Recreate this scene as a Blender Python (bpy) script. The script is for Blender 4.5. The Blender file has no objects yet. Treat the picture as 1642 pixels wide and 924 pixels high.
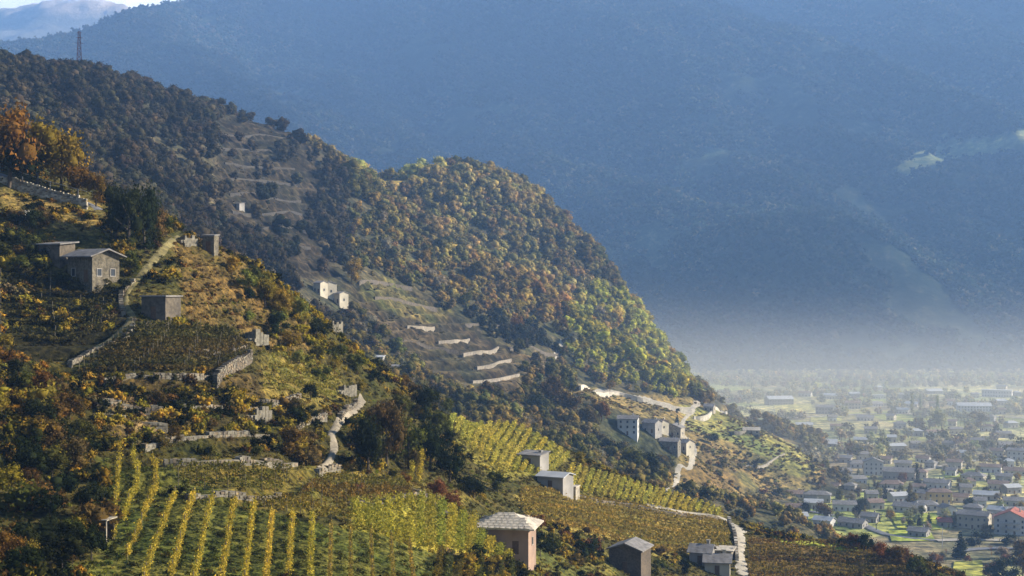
import bpy, math, random
import numpy as np
from mathutils import Vector, Matrix
from mathutils.bvhtree import BVHTree

SC = bpy.context.scene
COL = SC.collection
R = random.Random(7)
RN = np.random.RandomState(11)

# ---------------------------------------------------------------- camera
CAMZ = 130.0          # metres above the valley floor
F = 2256.0            # focal length in photo pixels (photo 1642 x 924)
cam_d = bpy.data.cameras.new('camera'); cam = bpy.data.objects.new('camera', cam_d); COL.objects.link(cam)
cam.location = (0, 0, CAMZ); cam.rotation_euler = (math.radians(90), 0, 0)
cam_d.sensor_width = 36.0; cam_d.lens = 36.0 * F / 1642.0
cam_d.clip_start = 1.0; cam_d.clip_end = 40000.0
SC.camera = cam

# ---------------------------------------------------------------- sky, sun, exposure
SUN_AZ = 8.0         # degrees from +x (photo right) towards +y (away from the camera)
SUN_EL = 24.0
w = bpy.data.worlds.new('World'); SC.world = w; w.use_nodes = True
nt = w.node_tree; nt.nodes.clear()
sky = nt.nodes.new('ShaderNodeTexSky'); sky.sky_type = 'NISHITA'; sky.sun_disc = False
sky.sun_elevation = math.radians(SUN_EL); sky.sun_rotation = math.radians(90 - SUN_AZ)
sky.altitude = 900; sky.air_density = 0.7; sky.dust_density = 0.5
bg = nt.nodes.new('ShaderNodeBackground'); bg.inputs['Strength'].default_value = 0.05
wo = nt.nodes.new('ShaderNodeOutputWorld')
nt.links.new(sky.outputs[0], bg.inputs[0]); nt.links.new(bg.outputs[0], wo.inputs[0])
sd = bpy.data.lights.new('sun', 'SUN'); sd.energy = 5.0; sd.angle = math.radians(0.5); sd.color = (1.0, 0.91, 0.76)
sun = bpy.data.objects.new('sun', sd); COL.objects.link(sun)
sa, se = math.radians(SUN_AZ), math.radians(SUN_EL)
SDIR = Vector((math.cos(sa) * math.cos(se), math.sin(sa) * math.cos(se), math.sin(se)))
sun.rotation_euler = SDIR.to_track_quat('Z', 'Y').to_euler(); sun.location = SDIR * 3000
SC.view_settings.view_transform = 'Standard'; SC.view_settings.look = 'None'
SC.view_settings.exposure = 1.75; SC.view_settings.gamma = 1.0
SC.view_settings.use_curve_mapping = False
SC.cycles.volume_bounces = 1
SC.cycles.max_bounces = 5; SC.cycles.diffuse_bounces = 2; SC.cycles.transmission_bounces = 4

HAZE_DENSITY = 0.000135
HAZE_COLOR = (0.31, 0.55, 1.0)
HAZE_ANISO = 0.1

# ---------------------------------------------------------------- helpers
def unproj(px, py, D):
    return (((px - 821.0) / F) * D, D, CAMZ - (py - 462.0) / F * D)
def proj_np(x, y, z):
    y = np.maximum(y, 1.0)
    return 821.0 + x / y * F, 462.0 - (z - CAMZ) / y * F
def proj(p):
    y = max(p[1], 1.0)
    return 821.0 + p[0] / y * F, 462.0 - (p[2] - CAMZ) / y * F

def hash2(ix, iy, seed):
    h = (ix.astype(np.int64) * 374761393 + iy.astype(np.int64) * 668265263 + seed * 974634777) & 0xffffffff
    h = ((h ^ (h >> 13)) * 1274126177) & 0xffffffff
    h = h ^ (h >> 16)
    return (h & 0xffff) / 65535.0
def vnoise(x, y, seed=0):
    ix = np.floor(x); iy = np.floor(y); fx = x - ix; fy = y - iy
    fx = fx * fx * (3 - 2 * fx); fy = fy * fy * (3 - 2 * fy)
    ix = ix.astype(np.int64); iy = iy.astype(np.int64)
    a = hash2(ix, iy, seed); b = hash2(ix + 1, iy, seed); c = hash2(ix, iy + 1, seed); d = hash2(ix + 1, iy + 1, seed)
    return (a * (1 - fx) + b * fx) * (1 - fy) + (c * (1 - fx) + d * fx) * fy
def fbm(x, y, scale, octaves=4, seed=0, gain=0.5):
    x = np.asarray(x, float) / scale; y = np.asarray(y, float) / scale
    s = 0; a = 1; t = 0
    for o in range(octaves):
        s = s + a * (vnoise(x * 2 ** o, y * 2 ** o, seed + o) - 0.5); t += a; a *= gain
    return s / t * 2
def in_poly(px, py, poly):
    px = np.asarray(px, float); py = np.asarray(py, float)
    c = np.zeros(px.shape, bool); n = len(poly); j = n - 1
    for i in range(n):
        xi, yi = poly[i]; xj, yj = poly[j]
        if yi != yj:
            c ^= ((yi > py) != (yj > py)) & (px < (xj - xi) * (py - yi) / (yj - yi) + xi)
        j = i
    return c
def seg_dist(px, py, line):
    px = np.asarray(px, float); py = np.asarray(py, float)
    best = np.full(px.shape, 1e9)
    for (x0, y0), (x1, y1) in zip(line[:-1], line[1:]):
        dx, dy = x1 - x0, y1 - y0; L = dx * dx + dy * dy + 1e-9
        t = np.clip(((px - x0) * dx + (py - y0) * dy) / L, 0, 1)
        best = np.minimum(best, np.hypot(px - x0 - t * dx, py - y0 - t * dy))
    return best
class TPS:
    def __init__(s, P, lam=0.0):
        P = np.array(P, float); s.xy = P[:, :2] / 100.0; z = P[:, 2]; n = len(P)
        K = s.U(s.xy, s.xy) + lam * np.eye(n)
        Q = np.hstack([np.ones((n, 1)), s.xy])
        A = np.zeros((n + 3, n + 3)); A[:n, :n] = K; A[:n, n:] = Q; A[n:, :n] = Q.T
        b = np.zeros(n + 3); b[:n] = z
        s.w = np.linalg.solve(A, b)
    def U(s, a, b):
        d2 = ((a[:, None, :] - b[None, :, :]) ** 2).sum(-1)
        return 0.5 * d2 * np.log(d2 + 1e-12)
    def __call__(s, x, y):
        sh = np.shape(x); q = np.stack([np.ravel(x), np.ravel(y)], 1) / 100.0
        out = np.empty(len(q))
        for i in range(0, len(q), 20000):
            qq = q[i:i + 20000]
            out[i:i + 20000] = s.U(qq, s.xy) @ s.w[:-3] + np.hstack([np.ones((len(qq), 1)), qq]) @ s.w[-3:]
        return out.reshape(sh)

# ---------------------------------------------------------------- materials
def new_mat(name):
    m = bpy.data.materials.new(name); m.use_nodes = True
    t = m.node_tree; t.nodes.clear()
    out = t.nodes.new('ShaderNodeOutputMaterial')
    return m, t, out
def noise_node(t, scale, detail=4, coord='Object', rough=0.6):
    tc = t.nodes.new('ShaderNodeTexCoord'); n = t.nodes.new('ShaderNodeTexNoise')
    n.inputs['Scale'].default_value = scale; n.inputs['Detail'].default_value = detail; n.inputs['Roughness'].default_value = rough
    t.links.new(tc.outputs[coord], n.inputs['Vector']); return n
def ramp(t, src, stops):
    r = t.nodes.new('ShaderNodeValToRGB'); e = r.color_ramp.elements
    while len(e) < len(stops): e.new(0.5)
    for el, (p, c) in zip(e, stops):
        el.position = p; el.color = (*c, 1) if len(c) == 3 else c
    t.links.new(src, r.inputs[0]); return r
def mult(t, a, b, fac=1.0, mode='MULTIPLY'):
    m = t.nodes.new('ShaderNodeMix'); m.data_type = 'RGBA'; m.blend_type = mode; m.inputs[0].default_value = fac
    t.links.new(a, m.inputs[6])
    if hasattr(b, 'is_output'): t.links.new(b, m.inputs[7])
    else: m.inputs[7].default_value = (*b, 1)
    return m.outputs[2]
def bump(t, src, strength, dist):
    b = t.nodes.new('ShaderNodeBump'); b.inputs['Strength'].default_value = strength; b.inputs['Distance'].default_value = dist
    t.links.new(src, b.inputs['Height']); return b.outputs[0]

_mc = {}
def rough_mat(name, col, scale=2.0, var=0.5, rough=0.9, bumpd=0.05):
    if name in _mc: return _mc[name]
    m, t, out = new_mat(name)
    p = t.nodes.new('ShaderNodeBsdfPrincipled'); p.inputs['Roughness'].default_value = rough
    p.inputs['Specular IOR Level'].default_value = 0.25
    n = noise_node(t, scale, 6); n2 = noise_node(t, scale * 0.15, 3)
    lo = tuple(c * (1 - var) for c in col); hi = tuple(min(1, c * (1 + var)) for c in col)
    r = ramp(t, n.outputs[0], [(0.3, lo), (0.7, hi)])
    r2 = ramp(t, n2.outputs[0], [(0.3, (0.7, 0.7, 0.7)), (0.7, (1.15, 1.12, 1.08))])
    t.links.new(mult(t, r.outputs[0], r2.outputs[0]), p.inputs['Base Color'])
    t.links.new(bump(t, n.outputs[0], 0.6, bumpd), p.inputs['Normal'])
    t.links.new(p.outputs[0], out.inputs[0]); _mc[name] = m
    return m
def ground_mat(name, s_fine, s_mid, bumpd, vor=None):
    """ground whose base colour comes from the attribute 'Col' (what grows or lies there), broken up by noise"""
    m, t, out = new_mat(name)
    p = t.nodes.new('ShaderNodeBsdfPrincipled'); p.inputs['Roughness'].default_value = 1.0
    p.inputs['Specular IOR Level'].default_value = 0.05
    a = t.nodes.new('ShaderNodeAttribute'); a.attribute_name = 'Col'
    n = noise_node(t, s_fine, 8, rough=0.7); n2 = noise_node(t, s_mid, 5)
    r = ramp(t, n.outputs[0], [(0.36, (0.22, 0.24, 0.26)), (0.5, (0.9, 0.9, 0.85)), (0.66, (2.1, 1.9, 1.5))])
    r2 = ramp(t, n2.outputs[0], [(0.35, (0.6, 0.72, 0.6)), (0.65, (1.35, 1.2, 1.0))])
    c = mult(t, a.outputs[0], r.outputs[0]); c = mult(t, c, r2.outputs[0])
    t.links.new(c, p.inputs['Base Color'])
    t.links.new(bump(t, n.outputs[0], 0.8, bumpd), p.inputs['Normal'])
    t.links.new(p.outputs[0], out.inputs[0])
    return m
def foliage_mat(name, source):
    m, t, out = new_mat(name)
    if source == 'OBJECT':
        a = t.nodes.new('ShaderNodeObjectInfo'); col = a.outputs['Color']; rnd = a.outputs['Random']
    else:
        a = t.nodes.new('ShaderNodeAttribute'); a.attribute_type = 'INSTANCER'; a.attribute_name = 'tint'; col = a.outputs['Color']
    n = noise_node(t, 1.3, 2)
    r = ramp(t, n.outputs[0], [(0.3, (0.55, 0.62, 0.6)), (0.7, (1.45, 1.32, 1.1))])
    g = t.nodes.new('ShaderNodeNewGeometry')
    r3 = ramp(t, g.outputs['Random Per Island'], [(0.0, (0.6, 0.66, 0.6)), (0.6, (1.0, 1.0, 1.0)), (1.0, (1.5, 1.35, 1.0))])
    c = mult(t, mult(t, col, r.outputs[0]), r3.outputs[0])
    d = t.nodes.new('ShaderNodeBsdfDiffuse'); tr = t.nodes.new('ShaderNodeBsdfTranslucent'); mx = t.nodes.new('ShaderNodeMixShader')
    mx.inputs[0].default_value = 0.33
    t.links.new(c, d.inputs[0]); t.links.new(c, tr.inputs[0])
    t.links.new(d.outputs[0], mx.inputs[1]); t.links.new(tr.outputs[0], mx.inputs[2]); t.links.new(mx.outputs[0], out.inputs[0])
    return m
M_FOL = foliage_mat('foliage', 'OBJECT')
M_FOLI = foliage_mat('foliage_cover', 'INSTANCER')
M_BARK = rough_mat('bark', (0.09, 0.07, 0.05), 6)
M_STONE = rough_mat('dry_stone', (0.18, 0.16, 0.12), 1.5, 0.55)
M_LIME = rough_mat('limewashed_stone', (0.50, 0.45, 0.36), 0.7, 0.25)
M_PALE = rough_mat('pale_stone', (0.33, 0.29, 0.22), 1.2, 0.45)
M_STONE2 = rough_mat('ochre_stone', (0.22, 0.17, 0.11), 1.5, 0.5)
M_DARKST = rough_mat('dark_stone', (0.115, 0.095, 0.07), 1.2, 0.5)
M_WOOD = rough_mat('weathered_wood', (0.11, 0.085, 0.06), 3, 0.4)
M_POST = rough_mat('vine_post_wood', (0.22, 0.18, 0.12), 3, 0.4)
M_ROAD = rough_mat('gravel_road', (0.36, 0.32, 0.25), 0.8, 0.2, 0.95)
M_ASPH = rough_mat('asphalt', (0.16, 0.16, 0.165), 0.6, 0.25)
M_TRACK = rough_mat('grass_track', (0.15, 0.125, 0.05), 0.8, 0.6, 0.95)
M_SLAB = rough_mat('stone_slab_roof', (0.46, 0.40, 0.31), 1.2, 0.45)
M_SLATE = rough_mat('grey_roof', (0.21, 0.195, 0.18), 1.0, 0.4)
M_BROOF = rough_mat('brown_tile_roof', (0.22, 0.15, 0.11), 1.0, 0.4)
M_RROOF = rough_mat('red_tile_roof', (0.36, 0.12, 0.08), 1.0, 0.3)
M_WROOF = rough_mat('pale_metal_roof', (0.45, 0.45, 0.44), 0.4, 0.12, 0.6)
M_WHITE = rough_mat('white_render', (0.52, 0.50, 0.46), 0.5, 0.08)
M_CREAM = rough_mat('cream_render', (0.46, 0.41, 0.31), 0.5, 0.12)
M_GREYW = rough_mat('grey_render', (0.30, 0.28, 0.25), 0.5, 0.15)
M_YELW = rough_mat('ochre_render', (0.55, 0.40, 0.16), 0.5, 0.12)
M_PINK = rough_mat('pink_render', (0.33, 0.225, 0.165), 0.5, 0.15)
M_FRAME = rough_mat('window_frame', (0.35, 0.32, 0.28), 3, 0.1)
M_DOOR = rough_mat('door_wood', (0.13, 0.08, 0.05), 3, 0.3)
M_RUST = rough_mat('red_brown_paint', (0.075, 0.022, 0.02), 2, 0.3, 0.6)
M_GREYM = rough_mat('galvanised_steel', (0.30, 0.30, 0.31), 2, 0.2, 0.5)
mg, tg, og = new_mat('window_glass')
pg = tg.nodes.new('ShaderNodeBsdfPrincipled'); pg.inputs['Base Color'].default_value = (0.03, 0.035, 0.04, 1)
pg.inputs['Roughness'].default_value = 0.12; tg.links.new(pg.outputs[0], og.inputs[0]); M_GLASS = mg

# ---------------------------------------------------------------- object helpers
def link_mesh(name, me, mat=None, parent=None, smooth=False):
    if mat is not None and not me.materials: me.materials.append(mat)
    if smooth: me.shade_smooth()
    o = bpy.data.objects.new(name, me); COL.objects.link(o)
    if parent is not None: o.parent = parent
    return o
def tag(o, label=None, cat=None, group=None, kind=None):
    if label: o['label'] = label
    if cat: o['category'] = cat
    if group: o['group'] = group
    if kind: o['kind'] = kind
    return o
def empty(name, loc, rz=0.0, label=None, cat=None, group=None):
    o = bpy.data.objects.new(name, None); COL.objects.link(o)
    o.location = loc; o.rotation_euler = (0, 0, rz); o.empty_display_size = 0.5
    return tag(o, label, cat, group)
class MB:
    def __init__(s): s.v = []; s.f = []
    def box(s, x0, x1, y0, y1, z0, z1, jit=0.0, mat=None):
        b = len(s.v); c = [(x, y, z) for z in (z0, z1) for y in (y0, y1) for x in (x0, x1)]
        if jit: c = [(x + R.uniform(-jit, jit), y + R.uniform(-jit, jit), z + R.uniform(-jit, jit)) for x, y, z in c]
        if mat is not None: c = [tuple(mat @ Vector(p)) for p in c]
        s.v += c
        s.f += [(b, b+2, b+3, b+1), (b+4, b+5, b+7, b+6), (b, b+1, b+5, b+4), (b+2, b+6, b+7, b+3), (b, b+4, b+6, b+2), (b+1, b+3, b+7, b+5)]
        return s
    def prism(s, pts, ext):
        """polygon extruded along vector ext"""
        b = len(s.v); n = len(pts); e = Vector(ext)
        s.v += [tuple(p) for p in pts] + [tuple(Vector(p) + e) for p in pts]
        s.f.append(tuple(range(b, b + n))[::-1]); s.f.append(tuple(range(b + n, b + 2 * n)))
        for i in range(n): j = (i + 1) % n; s.f.append((b + i, b + j, b + n + j, b + n + i))
        return s
    def bar(s, a, c, r0, r1=None, n=5):
        r1 = r0 if r1 is None else r1
        a = Vector(a); c = Vector(c); d = (c - a)
        if d.length < 1e-6: return s
        d.normalize(); u = d.orthogonal().normalized(); w = d.cross(u); b = len(s.v)
        for p, r in ((a, r0), (c, r1)):
            for i in range(n):
                t = 2 * math.pi * i / n; s.v.append(tuple(p + (u * math.cos(t) + w * math.sin(t)) * r))
        for i in range(n): j = (i + 1) % n; s.f.append((b + i, b + j, b + n + j, b + n + i))
        s.f.append(tuple(range(b, b + n))[::-1]); s.f.append(tuple(range(b + n, b + 2 * n)))
        return s
    def mesh(s, name):
        me = bpy.data.meshes.new(name); me.from_pydata(s.v, [], s.f); me.update(); return me
    def build(s, name, mat, parent=None): return link_mesh(name, s.mesh(name), mat, parent)

def grid_mesh(name, X, Y, Z, C=None):
    ny, nx = X.shape
    v = np.stack([X, Y, Z], -1).reshape(-1, 3)
    i = np.arange((ny - 1) * (nx - 1)); r = i // (nx - 1); c = i % (nx - 1); a = r * nx + c
    f = np.stack([a, a + 1, a + nx + 1, a + nx], 1)
    me = bpy.data.meshes.new(name)
    me.vertices.add(len(v)); me.vertices.foreach_set('co', v.ravel().astype(np.float32))
    me.loops.add(f.size); me.loops.foreach_set('vertex_index', f.ravel().astype(np.int32))
    me.polygons.add(len(f)); me.polygons.foreach_set('loop_start', (np.arange(len(f)) * 4).astype(np.int32))
    me.update(calc_edges=True); me.shade_smooth()
    if C is not None:
        at = me.color_attributes.new('Col', 'FLOAT_COLOR', 'POINT')
        at.data.foreach_set('color', np.concatenate([C.reshape(-1, 3), np.ones((len(v), 1))], 1).ravel().astype(np.float32))
    return me
def quads_mesh(name, centers, ups, rights):
    """many small quads (leaves)"""
    n = len(centers)
    v = np.stack([centers - ups - rights, centers - ups + rights, centers + ups + rights, centers + ups - rights], 1).reshape(-1, 3)
    return raw_mesh(name, v, np.arange(4 * n).reshape(-1, 4))
def raw_mesh(name, v, f):
    me = bpy.data.meshes.new(name); k = f.shape[1]
    me.vertices.add(len(v)); me.vertices.foreach_set('co', np.asarray(v, np.float32).ravel())
    me.loops.add(f.size); me.loops.foreach_set('vertex_index', f.ravel().astype(np.int32))
    me.polygons.add(len(f)); me.polygons.foreach_set('loop_start', (np.arange(len(f)) * k).astype(np.int32))
    me.update(calc_edges=True)
    return me
def rand_frames(n, size, flat=0.0):
    a = RN.normal(size=(n, 3)); a[:, 2] *= (1 - flat); a /= np.linalg.norm(a, axis=1)[:, None]
    b = RN.normal(size=(n, 3)); b -= a * (a * b).sum(1)[:, None]; b /= np.linalg.norm(b, axis=1)[:, None]
    s = size * RN.uniform(0.6, 1.3, (n, 1))
    return a * s, b * s * RN.uniform(0.6, 1.0, (n, 1))
#@@TERRAIN
# ================================================================= TERRAIN
def U(*a): return [unproj(*p) for p in a]
# ---- near hillside: control points (photo pixel, distance); crest points get a falling back side
near_pts = U((0,924,125),(200,924,135),(400,924,138),(600,924,150),(750,924,190),(850,924,215),(1000,924,262),(1180,924,312),(1350,924,330),
    (0,800,150),(100,760,160),(200,730,170),(300,800,160),(400,810,162),(550,820,172),(400,740,182),(300,700,186),(550,755,195),
    (700,810,203),(800,890,225),(700,740,235),(520,700,215),(430,650,217),(280,640,202),(150,650,190),(0,600,190),(120,580,208),
    (250,518,218),(350,560,232),(480,590,250),(560,640,255),(180,455,238),(50,480,230),(0,400,242),(100,345,260),(200,365,260),(0,300,264),
    (650,700,268),(750,740,292),(730,690,330),(880,790,290),(850,750,312),(950,800,330),(830,800,272),(1000,880,295),(1170,850,345),
    (940,760,345),(1060,810,368),(1240,900,338),(300,450,245),(400,520,255),(130,480,230),(60,550,212))
near_crest = U((-120,190,310),(0,235,300),(150,300,288),(280,372,274),(350,395,276),(430,442,283),(520,512,292),(600,588,303),(645,622,318),(700,645,335),(745,655,372),
    (830,690,378),(920,735,376),(1000,765,378),(1080,792,382),(1160,818,386),(1220,860,362),(1300,862,356),(1400,880,350),(1480,905,350))
P = list(near_pts) + list(near_crest)
for (x, y, z) in near_crest:
    k = (y + 45) / y; P.append((x * k + 6, y + 45, z - 26))
    k = (y + 110) / y; P.append((x * k + 15, y + 110, z - 75))
P += [(0, 0, 126), (-60, 0, 140), (60, 0, 108), (30, 60, 107), (-50, 60, 121), (-90, 60, 130), (80, 60, 98), (-150, 150, 146), (-170, 260, 175),
      (150, 200, 62), (170, 300, 50), (130, 140, 80), (215, 420, -25)]
near_f = TPS(P, 0.02)
# ---- wooded hill, terraces and spur
mid_pts = U((0,200,600),(200,250,610),(300,350,610),(400,300,780),(550,380,880),(700,400,1050),(850,450,1085),(950,540,1090),(900,512,985),
    (750,480,900),(1020,600,1085),(500,250,990),(430,430,650),(520,470,700),(600,470,755),(770,560,780),(880,580,880),(850,640,705),(650,600,640),
    (700,660,565),(850,700,600),(950,740,640),(1080,775,720),(1030,690,750),(1100,650,950),(1160,665,1010),(1250,705,950),(1000,640,900),
    (1180,740,860),(940,622,900),(150,160,760),(820,520,905),(620,330,1120),(1210,775,865),(1150,790,810),(1080,700,780))
mid_crest = U((-150,112,820),(0,126,850),(130,128,900),(280,172,950),(340,182,980),(430,200,1030),(500,244,1090),(560,276,1150),(600,302,1200),(640,304,1250),
    (700,294,1285),(760,286,1310),(830,306,1325),(880,340,1335),(920,408,1335),(1000,482,1305),(1060,562,1255),(1108,622,1200))
P = list(mid_pts) + list(mid_crest)
for (x, y, z) in mid_crest:
    k = (y + 140) / y; P.append((x * k, y + 140, z - 70))
    k = (y + 420) / y; P.append((x * k, y + 420, z - 260))
P += [unproj(600,740,430), unproj(800,800,430), unproj(430,560,450), unproj(200,420,450), unproj(0,330,440), (60,500,40), (140,600,18)]
P += [(260,820,-8),(330,1110,-12),(215,985,0.5),(190,868,-0.5),(150,790,3),(300,1250,-20),(420,1000,-30),(330,750,-30),(190,700,-6),(170,560,-20),(400,1500,-60),(80,430,20),(-400,400,190),(-600,700,280),(270,950,-9),(205,1150,18)]
mid_f = TPS(P, 0.02)

def terrace(x, y, z, mask, step, sharp=0.75, seed=3):
    zz = z + fbm(x, y, 40, 2, seed) * step * 0.9
    k = zz / step; fr = k - np.floor(k)
    st = np.clip((fr - sharp) / (1 - sharp), 0, 1)
    global RISER
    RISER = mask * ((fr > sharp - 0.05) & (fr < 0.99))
    return z + mask * ((np.floor(k) + st) * step - zz) * 0.85

# zones in photo pixels: what grows there (base colours), used for colouring and planting
Z_TERR_UP = [(350,190),(430,185),(500,235),(520,290),(500,330),(520,400),(545,440),(470,440),(420,400),(370,370),(340,310)]
Z_TERR_MID = [(560,440),(610,448),(680,475),(730,505),(800,550),(835,600),(830,640),(740,640),(680,610),(640,560),(590,520),(570,480)]
Z_TERR_BACK = [(800,548),(850,566),(900,566),(905,590),(850,600),(815,575)]
Z_SPUR = [(920,610),(1000,632),(1110,645),(1180,662),(1260,705),(1325,755),(1290,790),(1240,805),(1170,800),(1060,790),(1090,740),(1080,720),(1100,690),(1000,660),(930,640)]
Z_SADDLE = [(570,275),(650,282),(690,300),(640,310),(590,300)]

def zone_colors(px, py, x, y, default, zones, warp=16.0, wscale=9.0):
    C = np.empty(px.shape + (3,)); C[:] = default
    qx = px + fbm(x, y, wscale, 3, 21) * warp; qy = py + fbm(x, y, wscale, 3, 31) * warp * 0.6
    for poly, col in zones:
        m = in_poly(qx, qy, poly); C[m] = col
    return C
OLIVE = (0.066, 0.058, 0.020); BROWN = (0.12, 0.075, 0.032); GOLD = (0.30, 0.21, 0.045); RUST = (0.125, 0.088, 0.034)
GREEN = (0.10, 0.14, 0.025); YGREEN = (0.26, 0.25, 0.05); DARK = (0.035, 0.032, 0.016); TAN = (0.26, 0.19, 0.10)
NEAR_ZONES = [
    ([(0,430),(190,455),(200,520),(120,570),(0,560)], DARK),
    ([(0,300),(160,320),(200,370),(180,380),(80,370),(0,380)], (0.17,0.13,0.05)),
    ([(280,375),(360,400),(440,460),(520,530),(480,560),(420,555),(330,540),(290,510),(290,450)], RUST),
    ([(430,560),(540,590),(560,620),(500,660),(420,640),(400,600)], (0.18,0.145,0.045)),
    ([(210,518),(380,530),(410,575),(350,600),(230,600),(120,605),(110,585)], (0.07,0.062,0.024)),
    ([(150,600),(420,600),(420,700),(200,710),(150,680)], (0.075,0.058,0.026)),
    ([(140,635),(260,640),(270,690),(200,690),(150,660)], TAN),
    ([(260,735),(470,735),(640,755),(760,790),(740,830),(560,830),(400,815),(270,800)], (0.15,0.12,0.035)),
    ([(160,730),(260,740),(420,815),(700,880),(700,940),(0,940),(160,880)], (0.10,0.105,0.028)),
    ([(560,805),(680,800),(830,870),(830,900),(700,890),(560,850)], (0.25,0.22,0.045)),
    ([(715,650),(800,660),(920,735),(860,760),(800,770),(750,735)], (0.17,0.155,0.04)),
    ([(910,745),(1165,818),(1160,830),(1000,812),(900,790)], (0.13,0.11,0.035)),
    ([(830,785),(920,790),(1060,815),(1170,838),(1175,885),(1060,895),(960,860),(840,830)], (0.24,0.19,0.06)),
    ([(1195,866),(1300,866),(1420,890),(1500,930),(1195,935)], (0.13,0.092,0.034)),
    ([(1235,856),(1320,858),(1400,878),(1380,884),(1300,872),(1235,866)], (0.30,0.33,0.06)),
    ([(830,830),(960,862),(1000,930),(840,930)], (0.12,0.11,0.035)),
]
MID_ZONES = [
    ([(0,60),(620,280),(560,520),(300,400),(0,300)], (0.060,0.055,0.040)),
    (Z_TERR_UP, (0.048,0.041,0.031)),
    ([(590,290),(1120,600),(1100,640),(900,540),(600,430)], (0.085,0.080,0.045)),
    (Z_TERR_MID, (0.075,0.062,0.042)),
    ([(580,445),(620,448),(720,500),(700,515),(620,490),(580,470)], (0.14,0.12,0.055)),
    (Z_TERR_BACK, (0.10,0.08,0.05)),
    (Z_SPUR, (0.19,0.145,0.062)),
    ([(1090,650),(1180,668),(1170,700),(1110,690)], (0.21,0.20,0.08)),
    ([(1060,770),(1130,720),(1200,740),(1180,790)], (0.14,0.10,0.045)),
    ([(1120,655),(1250,700),(1320,755),(1270,765),(1200,720),(1130,690)], (0.21,0.20,0.07)),
    (Z_SADDLE, (0.42,0.30,0.09)),
    ([(850,660),(1040,700),(1080,770),(960,770),(860,700)], (0.05,0.05,0.03)),
]
# near mesh
gx = np.arange(-150, 235, 1.0); gy = np.arange(30, 500, 1.0)
X, Y = np.meshgrid(gx, gy); Z = near_f(X, Y)
PX, PY = proj_np(X, Y, Z)
tm = (in_poly(PX, PY, [(100,590),(420,560),(700,640),(760,780),(560,830),(250,800),(0,800),(0,590)]) | in_poly(PX, PY, [(280,380),(430,450),(600,600),(560,660),(420,660),(380,540),(290,500)]) | in_poly(PX, PY, [(0,440),(200,460),(200,520),(110,590),(0,590)])).astype(float)
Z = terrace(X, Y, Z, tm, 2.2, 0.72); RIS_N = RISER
Z = Z + fbm(X, Y, 9, 3, 5) * 0.5 + fbm(X, Y, 2.5, 2, 8) * 0.15
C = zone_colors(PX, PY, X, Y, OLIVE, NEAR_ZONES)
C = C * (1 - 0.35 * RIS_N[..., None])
M_NEAR = ground_mat('hillside_soil_and_grass', 1.1, 0.09, 0.25)
near_me = grid_mesh('near_hillside', X, Y, Z, C)
near = tag(link_mesh('near_hillside', near_me, M_NEAR), kind='structure')
near_bvh = BVHTree.FromPolygons([tuple(v.co) for v in near_me.vertices], [tuple(p.vertices) for p in near_me.polygons])
NEARG = (X, Y, Z)
# mid mesh
gx = np.arange(-640, 470, 3.0); gy = np.arange(380, 1780, 3.0)
X, Y = np.meshgrid(gx, gy); Z = mid_f(X, Y)
PX, PY = proj_np(X, Y, Z)
front = Y < 1150
tm = ((in_poly(PX, PY, Z_TERR_UP) | in_poly(PX, PY, Z_TERR_MID) | in_poly(PX, PY, Z_TERR_BACK)) & front).astype(float)
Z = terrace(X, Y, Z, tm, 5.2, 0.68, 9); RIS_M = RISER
offp = np.clip(Z / 20, 0, 1)
woodmask = 1 - np.clip(tm + in_poly(PX, PY, Z_SPUR), 0, 1)
Z = Z + (fbm(X, Y, 120, 4, 15) * 9 * woodmask * np.clip((PY - 150 - 0*PX) / 120, 0.25, 1) + fbm(X, Y, 14, 3, 17) * 1.2) * offp
C = zone_colors(PX, PY, X, Y, (0.065, 0.06, 0.038), MID_ZONES, 10, 25)
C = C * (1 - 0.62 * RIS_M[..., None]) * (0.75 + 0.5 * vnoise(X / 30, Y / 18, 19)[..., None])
M_MID = ground_mat('hill_ground', 0.25, 0.03, 0.8)
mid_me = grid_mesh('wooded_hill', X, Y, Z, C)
mid = tag(link_mesh('wooded_hill', mid_me, M_MID), kind='structure')
mid_bvh = BVHTree.FromPolygons([tuple(v.co) for v in mid_me.vertices], [tuple(p.vertices) for p in mid_me.polygons])
# valley floor out to the far mountain
gx = np.concatenate([np.arange(-6000, -700, 200.0), np.arange(-700, 1800, 10.0), np.arange(1800, 7001, 200.0)])
gy = np.concatenate([np.arange(-400, 400, 50.0), np.arange(400, 2400, 10.0), np.arange(2400, 9001, 300.0)])
X, Y = np.meshgrid(gx, gy); Z = fbm(X, Y, 260, 2, 40) * 0.3
# fields of different crops: warped lattice cells
wx = X + fbm(X, Y, 180, 2, 51) * 50; wy = Y + fbm(X, Y, 180, 2, 52) * 50
cx = np.floor((wx * 0.9 + wy * 0.3) / 75.0); cy = np.floor((wy * 0.95 - wx * 0.25) / 95.0)
h = hash2(cx, cy, 77)
pal = np.array([(0.17,0.17,0.09),(0.20,0.21,0.09),(0.27,0.29,0.10),(0.32,0.29,0.17),(0.19,0.165,0.115),(0.24,0.22,0.13),(0.38,0.36,0.20),(0.15,0.15,0.085)])
C = pal[np.clip((h * len(pal)).astype(int), 0, len(pal) - 1)] * 1.15
M_FLOOR = ground_mat('valley_fields', 0.12, 0.012, 0.4)
floor_me = grid_mesh('valley_floor', X, Y, Z, C)
tag(link_mesh('valley_floor', floor_me, M_FLOOR), kind='structure')
floor_bvh = BVHTree.FromPolygons([tuple(v.co) for v in floor_me.vertices], [tuple(p.vertices) for p in floor_me.polygons])
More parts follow.
